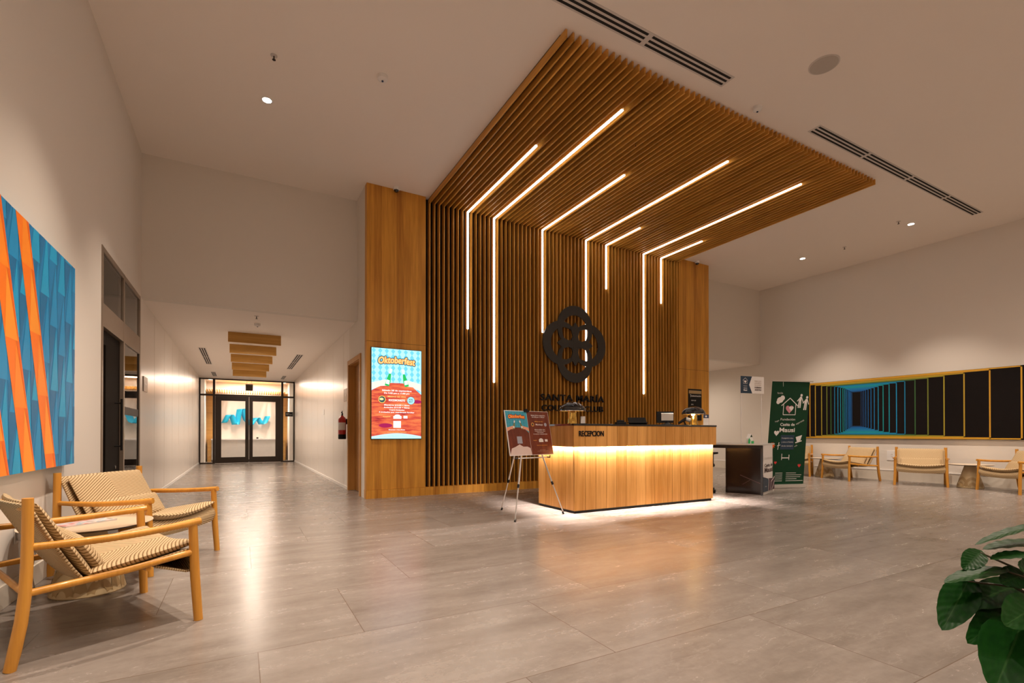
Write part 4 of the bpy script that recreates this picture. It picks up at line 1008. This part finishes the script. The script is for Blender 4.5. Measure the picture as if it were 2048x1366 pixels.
for i in range(NR):
    zt = ipl(RY[i], [(3.38, 2.322), (3.83, 2.302), (5.225, 2.205), (5.68, 2.15), (6.12, 2.03)]) - .925; zb = ipl(RY[i], [(3.38, .932), (3.83, .946), (5.225, 1.02), (5.68, 1.08), (6.12, 1.22)]) - .925
    m_i = mat('tunnel_line', TC[i], .5, mottle=0); wd = .024 * (1 - .6 * i / NR); l = -.0008 - i * .0001; yr, yl = RY[i] - 3.0, LY[i] - 3.0
    for (y0, z0, y1, z1) in ((yr, zb, yr + wd, zt), (yl - wd, zb, yl, zt), (yr, zt - wd, yl, zt), (yr, zb, yl, zb + wd)):
        b.face([(l, y0, z0), (l, y0, z1), (l, y1, z1), (l, y1, z0)], m_i)
    if 5 < i < NR - 1:   # blue painted bands above and below
        zt2 = ipl(RY[i + 1], [(5.225, 2.205), (5.68, 2.15), (6.12, 2.03)]) - .925; zb2 = ipl(RY[i + 1], [(5.225, 1.02), (5.68, 1.08), (6.12, 1.22)]) - .925
        for z0, z1 in ((zt2, zt), (zb, zb2)): b.face([(l + .0003, yr + wd, z0), (l + .0003, yr + wd, z1), (l + .0003, yl - wd, z1), (l + .0003, yl - wd, z0)], TCB)
b.build('painted_lines', pr)

# ------------------------------------------------------------ hall fittings
for i, y in enumerate((10.78, 12.25, 13.78, 15.45, 17.15)):
    b = MB(); b.box((-.215, y, HH - .19), (.70, y + .04, HH - .0005), m_beam)
    tag(b.build('ceiling_board'), 'wooden board hanging from the hall ceiling, ' + ['nearest the lobby', 'second from the lobby', 'third from the lobby', 'fourth from the lobby', 'closest to the glass doors'][i], 'ceiling board', 'wooden boards under the hall ceiling')
def slot_vent(x0, x1, y0, y1, z, lb, nsec, along='x', grp=None):
    t = thing('slot_vent', lb, 'vent', (x0, y0, z), 0, grp)
    W, D = x1 - x0, y1 - y0
    b = MB(); L_ = W if along == 'x' else D; B_ = D if along == 'x' else W
    def bx(a0, a1, c0, c1, z0, z1, mt):
        if along == 'x': b.box((a0, c0, z0), (a1, c1, z1), mt)
        else: b.box((c0, a0, z0), (c1, a1, z1), mt)
    bx(0, L_, 0, B_, -.0035, -.0005, m_vent); b.build('frame', t)
    sl = L_ / nsec
    for i in range(nsec):
        b = MB()
        for j in range(3):
            c = B_ * (.2 + .3 * j); bx(i * sl + .03, (i + 1) * sl - .03, c - B_ * .075, c + B_ * .075, -.0055, -.0036, m_void)
        b.build('slots', t)
    return t
slot_vent(1.10, 4.87, 3.60, 3.78, H, 'black-slotted linear vent leaving the top edge of the picture', 3)
slot_vent(6.60, 11.80, 3.62, 3.785, H, 'long four-section slotted vent right of the slat canopy', 4)
slot_vent(-.85, -.70, 13.1, 16.1, HH, 'slotted vent in the hall ceiling, left side, nearer', 2, 'y'); slot_vent(-.83, -.70, 18.1, 19.4, HH, 'slotted vent in the hall ceiling, left side, by the glass doors', 1, 'y')
slot_vent(1.20, 1.36, 13.1, 16.2, HH, 'slotted vent in the hall ceiling, right side, nearer', 2, 'y'); slot_vent(1.24, 1.36, 18.2, 19.4, HH, 'slotted vent in the hall ceiling, right side, by the glass doors', 1, 'y')
t = thing('ceiling_speaker', 'round grey speaker grille in the ceiling at upper right', 'speaker', (5.554, 3.007, H))
b = MB(); b.lathe([(.135, -.0005), (.135, -.010), (0, -.011)], m_speak, 48); b.build('grille', t, smooth=40); b = MB(); b.lathe([(.135, -.0005), (.148, -.0005), (.148, -.006), (.135, -.008)], m_vent, 48, caps=False); b.build('rim', t, smooth=40)
def detector(x, y, z, lb, r=.055):
    t = thing('smoke_detector', lb, 'smoke detector', (x, y, z)); b = MB(); b.lathe([(r * 1.05, -.0005), (r * 1.05, -.015), (r, -.04), (r * .6, -.055), (0, -.056)], m_white, 32); b.build('housing', t, smooth=40)
    b = MB(); b.lathe([(r * .22, -.056), (r * .2, -.064), (0, -.065)], m_printnavy, 16); b.build('sensor', t)
detector(1.386, 5.511, H, 'white smoke detector left of the slat canopy'); detector(5.561, 3.80, H, 'smoke detector just beyond the slat canopy front edge', .05); detector(.256, 9.746, HH, 'small white detector on the hall ceiling', .05)
def sprinkler(x, y, z, lb):
    t = thing('sprinkler_head', lb, 'sprinkler', (x, y, z)); b = MB(); b.lathe([(.035, -.0005), (.035, -.005), (.012, -.008), (0, -.008)], m_vent, 20); b.build('escutcheon', t)
    b = MB(); b.tube([(0, 0, -.008), (0, 0, -.045)], .006, m_frame, 8); b.lathe([(.018, -.045), (.018, -.048), (0, -.048)], m_frame, 14); b.build('head', t)
    return t
sprinkler(.299, 5.77, H, 'sprinkler head near the upper left ceiling spot'); sprinkler(10.917, 4.566, H, 'sprinkler head beside the right ceiling spot'); sprinkler(11.394, 5.759, H, 'sprinkler head between the two right ceiling spots'); sprinkler(.225, 9.13, HH, 'sprinkler head at the mouth of the hall'); sprinkler(4.692, 5.0, H - .013, 'sprinkler head poking between the canopy slats').scale = (.45, .45, 2.1)
for x, lb in ((2.217, 'small dome camera under the ceiling at the left wooden pillar'), (9.33, 'small dome camera under the ceiling at the right wooden pillar')):
    t = thing('dome_camera', lb, 'camera', (x, 7.91, H)); b = MB(); b.lathe([(.05, -.0005), (.052, -.03), (.045, -.045), (0, -.045)], m_white, 28); b.build('mount', t, smooth=40)
    b = MB(); b.lathe([(.040, -.045), (.036, -.065), (.02, -.08), (0, -.083)], m_gloss, 24); b.build('lens_dome', t, smooth=60)
def plate(name, p0, p1, mt, lb, cat): b = MB(); b.box(p0, p1, mt); return tag(b.build(name, bevel=.002), lb, cat)
t = thing('room_sign', 'bronze room sign on the hall wall right after the glazed side door', 'sign', (XL, 8.86, 1.67)); b = MB(); b.box((0.0005, 0, 0), (.012, .34, .215), m_fr2); b.build('sign_plate', t)
bd = Board((.013, .34, 0), (0, -1, 0), (0, 0, 1)); bd.N = Vector((1, 0, 0)); bd.text('SALÓN', .17, .10, .03, m_printw, width=.16); bd.mb.build('sign_lettering', t)
t = thing('room_sign', 'bronze room sign on the hall wall above the fire extinguisher, left of the wooden door', 'sign', (XH, 9.52, 1.665)); b = MB(); b.box((-.012, 0, 0), (-.0005, .36, .23), m_fr2); b.build('sign_plate', t)
bd = Board((-.013, 0, 0), (0, 1, 0), (0, 0, 1)); bd.N = Vector((-1, 0, 0)); bd.rect(.15, .09, .19, .13, m_printw); bd.mb.build('sign_lettering', t)
t = thing('room_sign', 'small black name sign on the glass right of the double doors', 'sign', (1.44, YE - .06, 1.67)); b = MB(); b.box((0, 0, 0), (.255, .01, .165), m_black); b.build('sign_plate', t)
bd = Board((0, -.0005, 0), (1, 0, 0), (0, 0, 1)); bd.text('SALONES', .03, .095, .02, m_printw, width=.1, align='l'); bd.text('PRIVADOS Y EVENTOS', .03, .055, .02, m_printw, width=.19, align='l'); bd.mb.build('sign_lettering', t)
plate('wall_switch', (XH - .012, 12.45, 1.50), (XH - .0005, 12.62, 1.62), m_white, 'small white wall plate halfway down the right hall wall', 'switch')
fe = thing('fire_extinguisher', 'red fire extinguisher hanging beside the wooden door in the hall', 'fire extinguisher', (1.66, 9.55, .94), PI)
b = MB(); b.lathe([(.070, .09), (.072, .10), (.072, .36), (.055, .405), (.025, .425), (.022, .44), (0, .44)], m_red, 28); b.build('cylinder', fe, smooth=45)
b = MB(); b.lathe([(0, 0), (.066, .0), (.071, .02), (.071, .09), (0, .0901)], m_black, 28); b.build('base', fe, smooth=45)
b = MB(); pts = [(.0735 * math.cos(a), .0735 * math.sin(a)) for a in lin(-.1, 2.3, 14)]
for p, q in zip(pts, pts[1:]): b.face([(p[0], p[1], .17), (q[0], q[1], .17), (q[0], q[1], .31), (p[0], p[1], .31)], m_printw)
b.build('label_sleeve', fe)
b = MB(); b.tube([(0, 0, .44), (0, 0, .475)], .014, m_black, 10); b.tube([(-.01, 0, .47), (.02, .05, .50)], .010, m_black, 8); b.tube([(0, 0, .475), (.0, .0, .53)], .008, m_black, 8); b.tube([(.0, -.02, .46), (.0, -.085, .42), (0, -.095, .30), (0, -.085, .16)], .008, m_black, 8); b.build('valve_and_hose', fe, smooth=40)
b = MB(); b.box((-.094, -.02, .28), (-.070, .02, .38), m_black); b.build('wall_bracket', fe)
# outlets
def outlet(p, sx, lb, w_=.12, h_=.12):
    t = thing('wall_outlet', lb, 'outlet', p); b = MB(); x0, x1 = (.0005, .008) if sx > 0 else (-.008, -.0005); b.box((x0, -w_ / 2, -h_ / 2), (x1, w_ / 2, h_ / 2), m_white); b.build('cover_plate', t, bevel=.002)
    b = MB(); xa, xb = (.008, .010) if sx > 0 else (-.010, -.008)
    for dz in (-.025, .025): b.box((xa, -.018, dz - .012), (xb, .018, dz + .012), m_ltgrey)
    b.build('socket', t); return t
outlet((XL, 4.27, .42), 1, 'white wall outlet with a charger behind the nearest lounge chair', .09, .14)
outlet((XR, 5.50, .55), -1, 'square white wall plate behind the lounge chair nearest the banner', .20, .22)
pa = thing('power_adapter', 'white charger plugged into the outlet behind the nearest lounge chair', 'charger', (XL + .0105, 4.27, .395)); b = MB(); b.box((0, -.025, -.03), (.055, .03, .03), m_white); b.build('charger_body', pa, bevel=.006)
b = MB(); b.tube([(.05, 0, -.02), (.08, .0, -.12), (.06, .01, -.25), (.07, .03, -.36), (.06, .06, -.387), (.05, .14, -.387)], .004, m_white, 8); b.build('cable', pa, smooth=60)

# ------------------------------------------------------------ potted plant
PXY = (2.86, .62)
pp = thing('potted_philodendron', 'dark glossy large-leaved potted plant at the lower right corner', 'potted plant', (PXY[0], PXY[1], 0))
b = MB(); b.lathe([(.11, 0), (.12, .01), (.165, .30), (.175, .33), (.165, .335), (.155, .30), (0, .29)], m_pot, 36); b.build('pot', pp, smooth=40)
b = MB(); b.lathe([(.152, .295), (.1, .31), (0, .315)], m_soil, 24); b.build('soil', pp)
def leaf(base, tip, width, nrm, curl=.06):
    base = Vector(base); tip = Vector(tip); ax = tip - base; L = ax.length; ax.normalize(); n = Vector(nrm); n = (n - ax * n.dot(ax)).normalized(); sd = ax.cross(n)
    b = MB(); us = lin(0, 1, 19); vs = lin(-1, 1, 9)
    def wf(u): return width / 2 * (max(0.0, math.sin(PI * min(1, u ** .72))) ** .62) * (1 + .012 * math.sin(u * 44))
    def fn(u, v):
        w_ = wf(u); back = -.07 * L * abs(v) ** 1.5 * (1 - u) ** 6
        return base + ax * (u * L + back * 1.6) + sd * (v * w_) + n * (-curl * L * (u * u) * 1.1 + .16 * w_ * abs(v) + .002 * math.sin(u * 30 + 2 * abs(v)) * abs(v))
    b.grid(fn, us, vs, m_leaf, lambda u, v: (u, v)); return b
O0 = Vector((0, 0, .31))
LV = [((2.718, 0.785, 0.494), (2.452, 0.876, 0.472), 0.085, (-0.2, -0.1, 1)),
      ((2.663, 0.873, 0.43), (2.388, 0.855, 0.297), 0.125, (-0.75, -0.45, 0.5)),
      ((2.901, 0.799, 0.396), (2.534, 0.831, 0.373), 0.12, (-0.75, -0.45, 0.5)),
      ((2.745, 0.771, 0.325), (2.416, 0.783, 0.268), 0.115, (-0.75, -0.45, 0.5)),
      ((2.773, 0.869, 0.539), (2.587, 0.857, 0.502), 0.08, (-0.75, -0.45, 0.5)),
      ((2.988, 0.749, 0.657), (2.559, 0.815, 0.633), 0.05, (-0.2, -0.1, 1)),
      ((2.998, 0.744, 0.582), (2.655, 0.819, 0.598), 0.08, (-0.2, -0.1, 1)),
      ((2.823, 0.726, 0.557), (2.613, 0.785, 0.562), 0.07, (-0.2, -0.1, 1)),
      ((2.795, 0.743, 0.472), (2.655, 0.763, 0.456), 0.1, (-0.75, -0.45, 0.5)),
      ((2.645, 0.712, 0.297), (2.299, 0.676, 0.168), 0.2, (-0.75, -0.45, 0.5)),
      ((2.704, 0.679, 0.384), (2.402, 0.675, 0.374), 0.14, (-0.75, -0.45, 0.5)),
      ((2.83, 0.838, 0.357), (2.638, 0.831, 0.308), 0.07, (-0.75, -0.45, 0.5)),
      ((2.696, 0.683, 0.501), (2.578, 0.691, 0.553), 0.1, (-0.75, -0.45, 0.5)),
      ((2.908, 0.678, 0.676), (2.848, 0.598, 0.617), 0.13, (-0.2, -0.1, 1)),
      ((3.054, 0.713, 0.443), (3.052, 0.601, 0.39), 0.15, (-0.2, -0.1, 1)),
      ((3.324, 0.792, 0.502), (3.511, 0.802, 0.699), 0.13, (-0.75, -0.45, 0.5)),
      ((2.602, 0.621, 0.401), (2.473, 0.579, 0.264), 0.15, (-0.75, -0.45, 0.5))]
for bs, tp, wd, nr in LV:
    bs = Vector(bs) - Vector((PXY[0], PXY[1], 0)); tp = Vector(tp) - Vector((PXY[0], PXY[1], 0))
    b = leaf(bs, tp, wd, nr); o = b.build('leaf', pp, smooth=70)
    b = MB(); mid = O0.lerp(bs, .55) + Vector((0, 0, .05)); b.tube([O0 + Vector((random.uniform(-.04, .04), random.uniform(-.04, .04), 0)), mid, bs], [.007, .005, .004], m_stem, 8); b.build('leaf_stem', pp, smooth=60)
